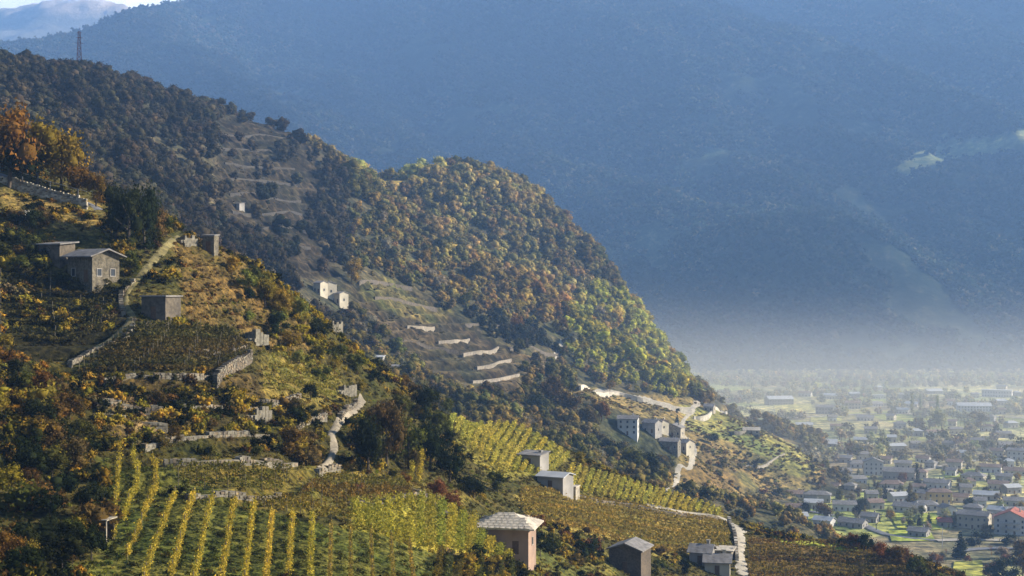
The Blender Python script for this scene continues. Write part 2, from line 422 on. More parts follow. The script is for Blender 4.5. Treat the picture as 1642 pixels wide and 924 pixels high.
# the dark mountain across the valley
gx = np.arange(-3600, 4600, 24.0); gy = np.arange(2020, 6000, 24.0)
X, Y = np.meshgrid(gx, gy)
foot = 2130 + fbm(X, Y * 0 + 5, 700, 2, 60) * 60
up = np.maximum(Y - foot, -60)
Z = 0.475 * up
u_ = X * 0.80 + Y * 0.35
left_ = np.clip((X + 1300) / 900, 0.15, 1)
rg = 1 - np.abs(fbm(u_, Y * 0.32, 520, 5, 61, 0.5)) * 2.2
Z = Z + (rg * 140 * left_ - 55 * left_ + fbm(X, Y, 150, 4, 66, 0.55) * 34) * np.clip(up / 350, 0, 1)
crest = np.interp(X, [-3600, -2200, -1437, -1297, -1170, -1060, -900, -700, 200, 4600], [560, 700, 775, 812, 872, 955, 1120, 1300, 1600, 1950]) + fbm(X, X * 0, 260, 4, 70) * 8
Z = np.where(Z > crest, crest - (Z - crest) * 0.45, Z)
M_MTN, t, out = new_mat('mountain_forest_floor')
p = t.nodes.new('ShaderNodeBsdfPrincipled'); p.inputs['Roughness'].default_value = 1; p.inputs['Specular IOR Level'].default_value = 0.0
n = noise_node(t, 0.03, 8, rough=0.7); n2 = noise_node(t, 0.004, 5)
r = ramp(t, n.outputs[0], [(0.35, (0.014, 0.022, 0.018)), (0.55, (0.035, 0.045, 0.03)), (0.72, (0.10, 0.095, 0.06))])
r2 = ramp(t, n2.outputs[0], [(0.35, (0.7, 0.7, 0.7)), (0.65, (1.3, 1.25, 1.15))])
ac = t.nodes.new('ShaderNodeAttribute'); ac.attribute_name = 'Col'
t.links.new(mult(t, mult(t, r.outputs[0], r2.outputs[0]), ac.outputs[0]), p.inputs['Base Color'])
t.links.new(bump(t, n.outputs[0], 0.9, 12), p.inputs['Normal']); t.links.new(p.outputs[0], out.inputs[0])
PX, PY = proj_np(X, Y, Z)
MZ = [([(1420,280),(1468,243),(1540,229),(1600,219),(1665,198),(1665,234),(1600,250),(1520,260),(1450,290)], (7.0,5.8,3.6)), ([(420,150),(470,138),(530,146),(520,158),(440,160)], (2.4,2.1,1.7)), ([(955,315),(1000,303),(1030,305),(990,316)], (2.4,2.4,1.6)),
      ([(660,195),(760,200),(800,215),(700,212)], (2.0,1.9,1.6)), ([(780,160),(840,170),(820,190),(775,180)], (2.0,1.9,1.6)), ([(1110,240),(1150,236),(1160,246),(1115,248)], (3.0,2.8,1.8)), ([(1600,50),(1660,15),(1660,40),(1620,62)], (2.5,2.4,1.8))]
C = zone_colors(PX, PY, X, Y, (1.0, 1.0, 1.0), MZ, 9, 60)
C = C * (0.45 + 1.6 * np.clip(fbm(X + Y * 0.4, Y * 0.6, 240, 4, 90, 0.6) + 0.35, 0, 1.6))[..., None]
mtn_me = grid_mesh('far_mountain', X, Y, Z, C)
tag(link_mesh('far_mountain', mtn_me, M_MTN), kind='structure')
mtn_bvh = BVHTree.FromPolygons([tuple(v.co) for v in mtn_me.vertices], [tuple(p.vertices) for p in mtn_me.polygons])
# rocky ridge with snow far behind, top left
gx = np.arange(-4200, -900, 28.0); gy = np.arange(5700, 7800, 28.0)
X, Y = np.meshgrid(gx, gy)
top = np.interp(X, [-4200, -2600, -2365, -2192, -2077, -1962, -1850, -1500, -900], [1300, 1395, 1436, 1466, 1492, 1492, 1480, 1430, 1350])
Z = top - np.abs(Y - 6500) * 0.5 + fbm(X, Y, 330, 5, 81, 0.6) * 80 - 25 + fbm(X, Y, 60, 3, 85, 0.6) * 20
M_RIDGE, t, out = new_mat('rock_and_snow')
p = t.nodes.new('ShaderNodeBsdfPrincipled'); p.inputs['Roughness'].default_value = 0.9
n = noise_node(t, 0.012, 8, rough=0.7)
geo = t.nodes.new('ShaderNodeNewGeometry'); sx = t.nodes.new('ShaderNodeSeparateXYZ'); t.links.new(geo.outputs['Position'], sx.inputs[0])
mr = t.nodes.new('ShaderNodeMapRange'); mr.inputs[1].default_value = 1300; mr.inputs[2].default_value = 1490; t.links.new(sx.outputs[2], mr.inputs[0])
ad = t.nodes.new('ShaderNodeMath'); ad.operation = 'MULTIPLY_ADD'; ad.inputs[1].default_value = 1.1; ad.inputs[2].default_value = -0.45
t.links.new(n.outputs[0], ad.inputs[0]); a2 = t.nodes.new('ShaderNodeMath'); t.links.new(ad.outputs[0], a2.inputs[0]); t.links.new(mr.outputs[0], a2.inputs[1])
r = ramp(t, a2.outputs[0], [(0.35, (0.10, 0.09, 0.06)), (0.75, (0.36, 0.28, 0.20)), (0.95, (0.42, 0.36, 0.30)), (1.0, (0.8, 0.8, 0.82))])
t.links.new(r.outputs[0], p.inputs['Base Color']); t.links.new(bump(t, n.outputs[0], 1, 20), p.inputs['Normal']); t.links.new(p.outputs[0], out.inputs[0])
tag(link_mesh('snowy_ridge', grid_mesh('snowy_ridge', X, Y, Z), M_RIDGE), kind='structure')

CAMV = Vector((0, 0, CAMZ))
def pick(px, py, which=None):
    """ground point seen at a photo pixel"""
    d = Vector(((px - 821.0) / F, 1.0, -(py - 462.0) / F)).normalized(); best = None
    src = which if which is not None else (near_bvh, mid_bvh, floor_bvh)
    for b in src:
        h, n, i, dist = b.ray_cast(CAMV, d)
        if h is not None and (best is None or dist < best[1]): best = (h, dist)
    if best is None and py < 920 and which is not None and (which[0] is near_bvh or which[0] is mid_bvh): return pick(px, py + 3, which)
    return best[0] if best else None
def ground_z(x, y, which=None):
    z = None
    for b in (which or (near_bvh, mid_bvh, floor_bvh)):
        h, n, i, d = b.ray_cast(Vector((x, y, 3000)), Vector((0, 0, -1)))
        if h is not None and (z is None or h.z > z): z = h.z
    return z
def visible(p, lift=4.0):
    d = Vector(p) + Vector((0, 0, lift)) - CAMV; L = d.length; d.normalize()
    for b in (near_bvh, mid_bvh):
        h, n, i, dist = b.ray_cast(CAMV, d)
        if h is not None and dist < L - 6: return False
    return True
#@@PLANTS
# ================================================================= PLANT MESHES
ICO_V = None
def ico():
    global ICO_V
    if ICO_V is None:
        import bmesh
        bm = bmesh.new(); bmesh.ops.create_icosphere(bm, subdivisions=1, radius=1.0)
        ICO_V = (np.array([v.co[:] for v in bm.verts]), np.array([[v.index for v in f.verts] for f in bm.faces])); bm.free()
    return ICO_V
def join_mesh(name, verts_faces_tri):
    V = []; Fc = []; off = 0
    for v, f in verts_faces_tri:
        V.append(v); Fc.append(f + off); off += len(v)
    return raw_mesh(name, np.concatenate(V), np.concatenate(Fc))
def leaf_tris(c, size):
    n = len(c); a, b = rand_frames(n, size)
    v = np.stack([c - a - b, c + a - b * 0.6, c + b * 1.2], 1).reshape(-1, 3)
    return v, np.arange(3 * n).reshape(-1, 3)
def crown_mesh(name, kind, nl, leaf, seed, core=0.66):
    """unit-height crown (z 0..1, radius about 0.5): lobes scattered through the volume, each a rough core with leaves"""
    rs = np.random.RandomState(seed); parts = []; iv, jf = ico()
    if kind == 'round':
        nb = 13
        for k in range(nb):
            th = rs.uniform(0, 6.28); rr = 0.33 * math.sqrt(rs.uniform(0, 1)); h = rs.uniform(0.22, 0.80)
            rr *= 1.0 - abs(h - 0.45) * 0.9
            parts.append((np.array([rr * math.cos(th), rr * math.sin(th), h]), rs.uniform(0.12, 0.22), 0.85))
    elif kind == 'column':
        for k in range(9):
            h = 0.1 + 0.82 * k / 8; r = 0.13 * (1 - abs(h - 0.45) * 1.1)
            parts.append((np.array([rs.uniform(-.03, .03), rs.uniform(-.03, .03), h]), r, 1.3))
    elif kind == 'cone':
        for k in range(11):
            h = 0.06 + 0.84 * k / 10; r = 0.30 * (1.02 - h)
            for j in range(3 if h < 0.7 else 1):
                th = rs.uniform(0, 6.28); q = r * 0.45 if h < 0.7 else 0
                parts.append((np.array([q * math.cos(th), q * math.sin(th), h]), r * 0.75 + 0.015, 0.55))
    elif kind == 'bush':
        for k in range(8):
            th = rs.uniform(0, 6.28); rr = 0.42 * math.sqrt(rs.uniform(0, 1))
            parts.append((np.array([rr * math.cos(th), rr * math.sin(th), rs.uniform(0.1, 0.55)]), rs.uniform(0.18, 0.34), 0.85))
    out = []
    per = nl // len(parts)
    for c, r, fz in parts:
        v = iv * (r * core) * np.array([1, 1, fz]) * (1 + rs.uniform(-0.28, 0.28, (len(iv), 1))) + c
        out.append((v, jf))
        d = rs.normal(size=(per, 3)); d /= np.linalg.norm(d, axis=1)[:, None]
        lc = c + d * r * rs.uniform(0.6, 1.4, (per, 1)) * np.array([1, 1, fz])
        out.append(leaf_tris(lc, leaf))
    return join_mesh(name, out)
def bare_mesh(name, seed, twigs=True):
    """unit-height leafless tree: forking limbs and a haze of twigs"""
    rr = random.Random(seed); mb = MB()
    def grow(p, d, L, r, dep):
        q = p + d * L; mb.bar(p, q, r, r * 0.65, 3)
        if dep == 0: return
        for k in range(3 if dep > 1 else 4):
            nd = (d + Vector((rr.uniform(-1, 1), rr.uniform(-1, 1), rr.uniform(-0.1, 0.7))) * 0.62).normalized()
            grow(p + d * L * rr.uniform(0.55, 1), nd, L * rr.uniform(0.6, 0.8), r * 0.55, dep - 1)
    grow(Vector((0, 0, 0)), Vector((0, 0, 1)), 0.32, 0.022, 3)
    return mb.mesh(name)
def trunk_mesh(name, seed, n=5, H=0.55):
    rr = random.Random(seed); mb = MB()
    mb.bar((0, 0, -0.05), (0.01, 0, H * 0.6), 0.028, 0.018, 6); mb.bar((0.01, 0, H * 0.6), (0.0, 0.01, H + 0.1), 0.018, 0.008, 5)
    for k in range(n):
        a = rr.uniform(0, 6.28); z = H * rr.uniform(0.35, 0.95); mb.bar((0.005, 0, z), (0.24 * math.cos(a), 0.24 * math.sin(a), z + 0.2), 0.011, 0.004, 4)
    return mb.mesh(name)
ROUND = [crown_mesh('tree_crown', 'round', 1700, 0.024, 100 + i) for i in range(5)]
ROUND_S = [crown_mesh('tree_crown_far', 'round', 150, 0.06, 120 + i) for i in range(5)]
ROUND_M = [crown_mesh('tree_crown_mid', 'round', 420, 0.042, 130 + i, 0.92) for i in range(5)]
COLUMN = [crown_mesh('column_crown', 'column', 300, 0.028, 140 + i) for i in range(2)]
CONE = [crown_mesh('cone_crown', 'cone', 560, 0.030, 150 + i) for i in range(2)]
BUSH = [crown_mesh('bush_crown', 'bush', 420, 0.050, 160 + i) for i in range(4)]
BUSH_S = [crown_mesh('bush_small', 'bush', 96, 0.085, 170 + i) for i in range(4)]
BARE = [bare_mesh('bare_tree', 180 + i) for i in range(4)]
TRUNK = [trunk_mesh('tree_trunk', 190 + i) for i in range(3)]
TUFT = []
for i in range(4):     # low tussock of grass and bramble
    rs = np.random.RandomState(200 + i); c = rs.normal(size=(46, 3)) * np.array([0.30, 0.30, 0.16]) + np.array([0, 0, 0.2])
    v, f = leaf_tris(c, 0.15); TUFT.append(raw_mesh('tuft', v, f))
for me in ROUND + ROUND_S + COLUMN + CONE + BUSH: me.materials.append(M_FOL)
for me in BARE: me.materials.append(M_FOL)
def vary(c, s=0.22, hue=0.12):
    k = 1 + R.uniform(-s, s); return (c[0] * k * (1 + R.uniform(-hue, hue)), c[1] * k, c[2] * k * (1 + R.uniform(-hue, hue)), 1.0)
def tree(kind, p, h, col, label, cat='tree', group=None, far=False, wid=1.0, name=None):
    nm = name or {'round': 'broadleaf_tree', 'column': 'poplar_tree', 'cone': 'conifer_tree', 'bush': 'bush', 'bare': 'bare_tree'}[kind]
    if kind == 'round' and 'autumn' in nm: pass
    o = empty(nm, (p[0], p[1], p[2] - 0.1), R.uniform(0, 6.28), label, cat, group)
    src = {'round': ROUND_S if far else ROUND, 'column': COLUMN, 'cone': CONE, 'bush': BUSH, 'bare': BARE}[kind]
    ww = h * wid
    if kind == 'bush':
        c = link_mesh('foliage', R.choice(src), None, o); c.scale = (ww, ww, h); c.color = vary(col)
        return o
    if kind == 'bare':
        c = link_mesh('branches', R.choice(src), None, o); c.scale = (ww, ww, h); c.color = vary(col)
        return o
    c = link_mesh('crown', R.choice(src), None, o); c.scale = (ww, ww, h * 0.97); c.location = (0, 0, h * 0.04); c.color = vary(col)
    t = link_mesh('trunk', R.choice(TRUNK), M_BARK, o); t.scale = (h * 0.9, h * 0.9, h * 0.8)
    return o

# scattered cover as ONE object: instances on points
def scatter(name, P, S, RZ, T, VI, meshes, mat, kind='stuff', label=None):
    n = len(P)
    me = bpy.data.meshes.new(name); me.vertices.add(n); me.vertices.foreach_set('co', np.asarray(P, np.float32).ravel())
    def att(nm, ty, dat, key):
        a = me.attributes.new(nm, ty, 'POINT'); a.data.foreach_set(key, np.asarray(dat).ravel())
    att('rot', 'FLOAT_VECTOR', np.stack([np.zeros(n), np.zeros(n), RZ], 1).astype(np.float32), 'vector')
    att('scl', 'FLOAT_VECTOR', np.asarray(S, np.float32), 'vector')
    att('tint', 'FLOAT_COLOR', np.concatenate([np.asarray(T), np.ones((n, 1))], 1).astype(np.float32), 'color')
    att('vi', 'INT', np.asarray(VI, np.int32), 'value')
    me.update(); o = bpy.data.objects.new(name, me); COL.objects.link(o)
    cc = bpy.data.collections.new(name + '_shapes')
    for k, m0 in enumerate(meshes):
        m1 = m0.copy(); m1.materials.clear(); m1.materials.append(mat)
        cc.objects.link(bpy.data.objects.new('%s_shape_%02d' % (name, k), m1))
    g = bpy.data.node_groups.new(name, 'GeometryNodeTree')
    g.interface.new_socket('Geometry', in_out='INPUT', socket_type='NodeSocketGeometry'); g.interface.new_socket('Geometry', in_out='OUTPUT', socket_type='NodeSocketGeometry')
    N = g.nodes; gi = N.new('NodeGroupInput'); go = N.new('NodeGroupOutput'); ip = N.new('GeometryNodeInstanceOnPoints'); ci = N.new('GeometryNodeCollectionInfo')
    ci.inputs[0].default_value = cc; ci.inputs['Separate Children'].default_value = True; ci.inputs['Reset Children'].default_value = True
    def na(nm, ty):
        q = N.new('GeometryNodeInputNamedAttribute'); q.data_type = ty; q.inputs[0].default_value = nm; return q.outputs[0]
    L = g.links
    L.new(gi.outputs[0], ip.inputs['Points']); L.new(ci.outputs[0], ip.inputs['Instance']); ip.inputs['Pick Instance'].default_value = True
    L.new(na('vi', 'INT'), ip.inputs['Instance Index']); L.new(na('rot', 'FLOAT_VECTOR'), ip.inputs['Rotation']); L.new(na('scl', 'FLOAT_VECTOR'), ip.inputs['Scale'])
    L.new(ip.outputs[0], go.inputs[0])
    md = o.modifiers.new('cover', 'NODES'); md.node_group = g
    return tag(o, kind=kind, label=label, cat=None)

def sample_sheet(f_bvh, n, x0, x1, y0, y1, seed):
    rs = np.random.RandomState(seed); xs = rs.uniform(x0, x1, n); ys = rs.uniform(y0, y1, n); zs = np.full(n, np.nan); nz = np.ones(n)
    for i in range(n):
        h, nn, k, d = f_bvh.ray_cast(Vector((xs[i], ys[i], 3000)), Vector((0, 0, -1)))
        if h is not None: zs[i] = h.z; nz[i] = abs(nn.z)
    ok = ~np.isnan(zs); return xs[ok], ys[ok], zs[ok]
def mixcols(n, cols, weights, seed, var=0.3):
    rs = np.random.RandomState(seed); k = rs.choice(len(cols), n, p=np.array(weights) / sum(weights))
    c = np.array(cols)[k]; return c * rs.uniform(1 - var, 1 + var, (n, 1)) * rs.uniform(0.92, 1.08, (n, 3))

# ---- lines that cover must keep clear of (photo pixels)
ROADS = {
 'lane': [(112,582),(150,562),(190,535),(212,512),(200,488),(205,465),(235,430),(262,400),(288,380)],
 'track_mid': [(582,640),(565,662),(545,676),(532,694),(536,722),(528,738),(512,755)],
 'spur_road': [(925,616),(965,626),(1020,636),(1070,648),(1110,655),(1160,660)],
 'spur_lane': [(1112,660),(1098,672),(1092,690),(1104,705),(1114,724),(1108,745),(1085,765),(1070,788)],
 'valley_lane': [(1040,812),(1100,822),(1150,828),(1178,842),(1188,866),(1186,890),(1192,924)],
 'top_road': [(-60,262),(0,281),(60,303),(140,326),(160,338)],
}
VINEYARDS = {}   # filled below: polygons kept free of scrub
V_BOTTOM = [(165,730),(265,735),(420,815),(700,870),(700,940),(150,940),(170,860)]
V_CONTOUR = [(270,745),(480,745),(560,760),(700,775),(770,800),(700,812),(560,815),(440,820),(400,812),(280,795)]
V_GOLD = [(540,812),(680,800),(830,872),(840,905),(700,880),(560,850)]
V_DARK = [(215,520),(370,530),(405,572),(350,598),(230,598),(120,604),(118,585),(200,545)]
V_YELLOW = [(720,655),(800,665),(920,738),(880,750),(800,765),(750,730)]
V_SHORT = [(910,748),(1165,820),(1158,828),(1000,810),(900,785)]
V_FIELD = [(835,785),(920,790),(1060,815),(1168,838),(1172,885),(1060,890),(960,858),(840,830)]
V_KNOLL = [(1198,868),(1300,868),(1400,886),(1480,924),(1198,924)]
V_LEFT = [(0,440),(185,460),(190,515),(110,560),(0,545)]
CLEAR = [V_BOTTOM, V_CONTOUR, V_GOLD, V_DARK, V_YELLOW, V_SHORT, V_FIELD, V_KNOLL]
# ---- near scrub
x, y, z = sample_sheet(near_bvh, 52000, -150, 190, 95, 430, 301)
px, py = proj_np(x, y, z)
keep = (px > -60) & (px < 1560) & (py < 960)
for pg_ in CLEAR: keep &= ~in_poly(px, py, pg_)
for k, ln in ROADS.items(): keep &= seg_dist(px, py, ln) > (11 if k in ('lane', 'valley_lane', 'top_road') else 16)
for bx in ((80,370,200,460),(225,455,300,520),(740,800,860,895),(820,715,920,800),(965,862,1040,930),(1095,870,1190,930)):
    keep &= ~((px > bx[0]) & (px < bx[2]) & (py > bx[1]) & (py < bx[3]))
dens = fbm(x, y, 14, 3, 303)
big = keep & (dens > -0.12)
x1, y1, z1, px1, py1 = x[big], y[big], z[big], px[big], py[big]
n = len(x1)
sc = RN.uniform(0.3, 1.0, n) ** 1.5 * 1.9 * (1 + np.clip(dens[big] * 1.3, 0, 0.9))
T = mixcols(n, [(0.038,0.036,0.011),(0.016,0.018,0.009),(0.36,0.24,0.04),(0.09,0.05,0.02),(0.25,0.20,0.03),(0.20,0.15,0.08)], [3.2, 3.5, 3.2, 2, 2.8, 1.0], 305)
near_sm = RN.uniform(0, 1, n)
gold = in_poly(px1, py1, [(380,430),(470,470),(600,590),(560,620),(470,590),(430,560),(390,480)])
T[gold] = mixcols(gold.sum(), [(0.32,0.24,0.025),(0.045,0.05,0.012),(0.22,0.18,0.022)], [3, 2, 2], 306)
ora = in_poly(px1, py1, [(0,130),(140,250),(240,280),(240,380),(0,310)]) | in_poly(px1, py1, [(0,520),(100,600),(180,700),(190,924),(0,924)])
T[ora] = mixcols(ora.sum(), [(0.24,0.135,0.025),(0.035,0.035,0.012),(0.22,0.165,0.025),(0.018,0.022,0.010)], [3, 2.5, 2.5, 2], 307)
rus = in_poly(px1, py1, [(285,380),(360,400),(430,480),(440,560),(300,520)])
T[rus] = mixcols(rus.sum(), [(0.20,0.105,0.035),(0.10,0.06,0.025),(0.20,0.17,0.045),(0.05,0.05,0.02)], [2, 2, 2.4, 2.4], 308); sc[rus] *= 0.55
mid_s = in_poly(px1, py1, [(430,560),(560,600),(600,640),(500,670),(420,650)]); sc[mid_s] *= 0.5
S = np.stack([sc, sc, sc * RN.uniform(0.7, 1.2, n)], 1)
scatter('hillside_scrub', np.stack([x1, y1, z1 - 0.1], 1), S, RN.uniform(0, 6.28, n), T, RN.randint(0, 4, n), BUSH_S, M_FOLI)
# ---- near tussocks everywhere
x, y, z = sample_sheet(near_bvh, 60000, -120, 190, 95, 400, 311)
px, py = proj_np(x, y, z); keep = (px > -30) & (px < 1540) & (py < 950)
for k, ln in ROADS.items(): keep &= seg_dist(px, py, ln) > (2.5 if k == 'lane' else 7)
x, y, z, px, py = x[keep], y[keep], z[keep], px[keep], py[keep]; n = len(x)
C0 = zone_colors(px, py, x, y, OLIVE, NEAR_ZONES)
T = C0 * RN.uniform(0.5, 1.6, (n, 1)) * RN.uniform(0.88, 1.12, (n, 3))
yel = (RN.uniform(0, 1, n) < 0.16) & (fbm(x, y, 6, 2, 312) > 0); T[yel] = mixcols(yel.sum(), [(0.24,0.19,0.04),(0.19,0.20,0.035)], [1, 1], 313)
sc = RN.uniform(0.35, 0.9, n)
scatter('grass_tussocks', np.stack([x, y, z - 0.05], 1), np.stack([sc, sc, sc], 1), RN.uniform(0, 6.28, n), T, RN.randint(0, 4, n), TUFT, M_FOLI)
# ---- the wood on the hill
x, y, z = sample_sheet(mid_bvh, 19000, -560, 340, 480, 1440, 321)
px, py = proj_np(x, y, z)
keep = (z > 3) & (px > -70)
ff = y < 1200
for pg_, dn in ((Z_TERR_UP, 0.16), (Z_TERR_MID, 0.015), (Z_TERR_BACK, 0.05), (Z_SPUR, 0.06), (Z_SADDLE, 0.1)):
    keep &= ~(in_poly(px, py, pg_) & ff & (RN.uniform(0, 1, len(x)) > dn))
for k in ('spur_road', 'spur_lane'): keep &= (seg_dist(px, py, ROADS[k]) > 7) & (seg_dist(px, py - 12, ROADS[k]) > 8)
keep &= ~(in_poly(px, py, [(480,440),(560,440),(565,510),(480,510)]) & ff)
keep &= ~(in_poly(px, py, [(360,320),(400,320),(400,356),(360,356)]) & ff)
for ln in ([(652,527),(696,527)], [(706,551),(750,545)], [(746,572),(796,560)], [(768,592),(814,582)], [(762,613),(828,606)]): keep &= ~(((seg_dist(px, py, ln) < 12) | (seg_dist(px, py - 14, ln) < 12)) & ff)
keep &= ~(in_poly(px, py, [(970,655),(1120,655),(1120,745),(1060,745),(970,722)]) & ff)
keep &= (fbm(x, y, 45, 3, 322) > -0.75)
x, y, z, px, py = x[keep], y[keep], z[keep], px[keep], py[keep]; n = len(x)
T = mixcols(n, [(0.075,0.072,0.036),(0.045,0.05,0.026),(0.11,0.088,0.045),(0.065,0.055,0.038)], [3, 3, 2, 2.4], 323)
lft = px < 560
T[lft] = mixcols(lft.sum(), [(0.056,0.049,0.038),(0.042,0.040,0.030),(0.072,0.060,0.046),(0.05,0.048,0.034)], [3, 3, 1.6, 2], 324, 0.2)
hill = in_poly(px, py, [(590,290),(760,260),(900,320),(950,440),(1010,500),(900,480),(640,440)])
T[hill] = mixcols(hill.sum(), [(0.105,0.098,0.058),(0.055,0.056,0.036),(0.14,0.125,0.065),(0.12,0.09,0.06)], [3, 2.5, 1.6, 1.6], 325)
ob = in_poly(px, py, [(640,420),(760,430),(900,470),(930,530),(860,540),(700,470),(640,440)])
T[ob] = mixcols(ob.sum(), [(0.14,0.10,0.055),(0.08,0.072,0.038),(0.16,0.135,0.06)], [3, 2.4, 2], 326)
yg = in_poly(px, py, [(960,460),(1010,480),(1130,640),(1000,640),(920,590),(900,520)])
T[yg] = mixcols(yg.sum(), [(0.22,0.21,0.05),(0.08,0.085,0.03),(0.15,0.16,0.045),(0.18,0.13,0.05)], [3, 2, 2, 1], 327)
rim = in_poly(px, py, [(250,100),(440,160),(600,270),(700,255),(700,290),(600,300),(560,290),(430,190),(250,135)])
T[rim] = mixcols(rim.sum(), [(0.24,0.19,0.08),(0.12,0.11,0.05)], [2, 2], 328)
sc = RN.uniform(8.0, 17.5, n); sm = (RN.uniform(0, 1, n) < 0.3); sc[sm] *= 0.6
sp = in_poly(px, py, Z_SPUR) & (y < 1200); sc[sp] *= 0.5
sc[(px < 560)] *= 0.72; sc[(y < 960) & (px >= 560) & ~sp] *= 0.58; sc[(px > 1100)] *= 0.75
S = np.stack([sc * 1.05, sc * 1.05, sc], 1)
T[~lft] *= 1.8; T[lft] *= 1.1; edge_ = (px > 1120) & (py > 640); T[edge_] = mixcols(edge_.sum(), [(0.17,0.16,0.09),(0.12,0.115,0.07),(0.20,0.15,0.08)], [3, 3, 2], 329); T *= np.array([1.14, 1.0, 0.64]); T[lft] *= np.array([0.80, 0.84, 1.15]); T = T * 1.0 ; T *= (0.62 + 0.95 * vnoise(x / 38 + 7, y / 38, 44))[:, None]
drk = in_poly(px, py, [(735,500),(830,515),(905,540),(900,575),(850,575),(790,550),(740,525)]) | in_poly(px, py, [(390,300),(440,290),(480,340),(520,420),(500,440),(440,400)])  # first patch puts the hill's shade into tree tints, second is dark woodland
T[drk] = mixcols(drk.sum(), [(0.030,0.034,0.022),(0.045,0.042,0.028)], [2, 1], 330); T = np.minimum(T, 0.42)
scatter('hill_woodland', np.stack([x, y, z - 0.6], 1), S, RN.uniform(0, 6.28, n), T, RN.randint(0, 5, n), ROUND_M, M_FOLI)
# ---- low scrub and rough grass on the spur and the old terraces
x, y, z = sample_sheet(mid_bvh, 60000, -330, 330, 560, 1180, 341)
px, py = proj_np(x, y, z)
a_ = in_poly(px, py, Z_SPUR); b_ = in_poly(px, py, Z_TERR_MID) | in_poly(px, py, Z_TERR_UP) | in_poly(px, py, Z_TERR_BACK)
keep = (a_ & (fbm(x, y, 20, 3, 342) > -0.25)) | (b_ & (RN.uniform(0, 1, len(x)) < 0.3) & (fbm(x, y, 16, 3, 343) > 0.05))
for k in ('spur_road', 'spur_lane'): keep &= seg_dist(px, py, ROADS[k]) > 4
x, y, z, px, py, a_ = x[keep], y[keep], z[keep], px[keep], py[keep], a_[keep]; n = len(x)
T = mixcols(n, [(0.22,0.16,0.06),(0.10,0.10,0.035),(0.16,0.095,0.045),(0.24,0.23,0.075),(0.055,0.06,0.028)], [3, 2.4, 2.2, 2.2, 1.6], 344)
T[~a_] = mixcols((~a_).sum(), [(0.09,0.075,0.045),(0.05,0.048,0.03),(0.13,0.10,0.055)], [3, 3, 2], 345)
sc = RN.uniform(0.8, 2.4, n) * np.where(fbm(x, y, 20, 3, 342) > 0.25, 1.5, 0.9) * np.where(a_, 1, 0.6)
scatter('meadow_scrub', np.stack([x, y, z - 0.2], 1), np.stack([sc * 1.3, sc * 1.3, sc * 0.8], 1), RN.uniform(0, 6.28, n), T, RN.randint(0, 4, n), BUSH_S, M_FOLI)
# ---- forest on the mountain
x, y, z = sample_sheet(mtn_bvh, 95000, -1750, 2000, 2110, 4750, 331)
px, py = proj_np(x, y, z); keep = (px > -60) & (px < 1700) & (fbm(x, y, 130, 4, 333) > -0.40)
for pg_, c_ in MZ: keep &= ~(in_poly(px, py, pg_) & (RN.uniform(0, 1, len(x)) < 0.97))
x, y, z, px, py = x[keep], y[keep], z[keep], px[keep], py[keep]; n = len(x)
T = mixcols(n, [(0.035,0.046,0.033),(0.022,0.032,0.024),(0.075,0.068,0.042),(0.042,0.042,0.03)], [3, 4, 1.5, 2], 334)
T = T * (0.45 + 1.6 * np.clip(fbm(x + y * 0.4, y * 0.6, 240, 4, 90, 0.6) + 0.35, 0, 1.6))[:, None]
sc = RN.uniform(12, 24, n)
scatter('mountain_forest', np.stack([x, y, z - 1.5], 1), np.stack([sc * 1.1, sc * 1.1, sc], 1), RN.uniform(0, 6.28, n), T, RN.randint(0, 4, n), [crown_mesh('far_clump', 'bush', 24, 0.16, 210 + i) for i in range(4)], M_FOLI)
# ================================================================= ROADS AND PATHS
def smooth_line(px_line, which=None, step=2.0):
    pts = [pick(x, y, which) for x, y in px_line]; pts = [p for p in pts if p is not None]
    out = []
    for i in range(len(pts) - 1):
        p0 = pts[max(i - 1, 0)]; p1 = pts[i]; p2 = pts[i + 1]; p3 = pts[min(i + 2, len(pts) - 1)]
        n = max(2, int((Vector((p2.x - p1.x, p2.y - p1.y))).length / step))
        for k in range(n):
            t = k / n
            out.append(0.5 * ((2 * p1) + (p2 - p0) * t + (2 * p0 - 5 * p1 + 4 * p2 - p3) * t * t + (3 * p1 - p0 - 3 * p2 + p3) * t ** 3))
    out.append(pts[-1]); return out
def smooth1(a, k=4):
    a = np.array(a, float); n = len(a); return np.array([a[max(0, i - k):i + k + 1].mean() for i in range(n)])
def ribbon(name, px_line, width, mat, which, kind='structure', lift=0.12, step=2.0):
    c = smooth_line(px_line, which, step); m = 5; V = []; Fc = []
    zs = smooth1([ground_z(p.x, p.y, which) or p.z for p in c], 2)
    for i, p in enumerate(c):
        d = (c[min(i + 1, len(c) - 1)] - c[max(i - 1, 0)]); d.z = 0; d.normalize(); s = Vector((d.y, -d.x, 0))
        ww = width * (0.9 + 0.2 * math.sin(i * 0.37) * 0.6)
        for k in range(m):
            q = p + s * ((k / (m - 1)) - 0.5) * ww; g = ground_z(q.x, q.y, which) or p.z
            V.append((q.x, q.y, max(g, zs[i] - 0.25 * ww) + lift - (0.25 if k in (0, m - 1) else 0)))
    for i in range(len(c) - 1):
        for k in range(m - 1): a = i * m + k; Fc.append((a, a + 1, a + m + 1, a + m))
    me = bpy.data.meshes.new(name); me.from_pydata(V, [], Fc); me.update(); me.shade_smooth()
    return tag(link_mesh(name, me, mat), kind=kind)
NB = (near_bvh,); MBV = (mid_bvh,); FB = (floor_bvh,)
ribbon('grass_lane', ROADS['lane'], 1.9, M_TRACK, NB)
M_PATH = rough_mat('worn_path', (0.25, 0.21, 0.15), 0.9, 0.4, 0.95)
ribbon('footpath', ROADS['track_mid'], 1.35, M_PATH, NB, lift=0.25)
ribbon('spur_road', ROADS['spur_road'], 5.5, M_ROAD, MBV)
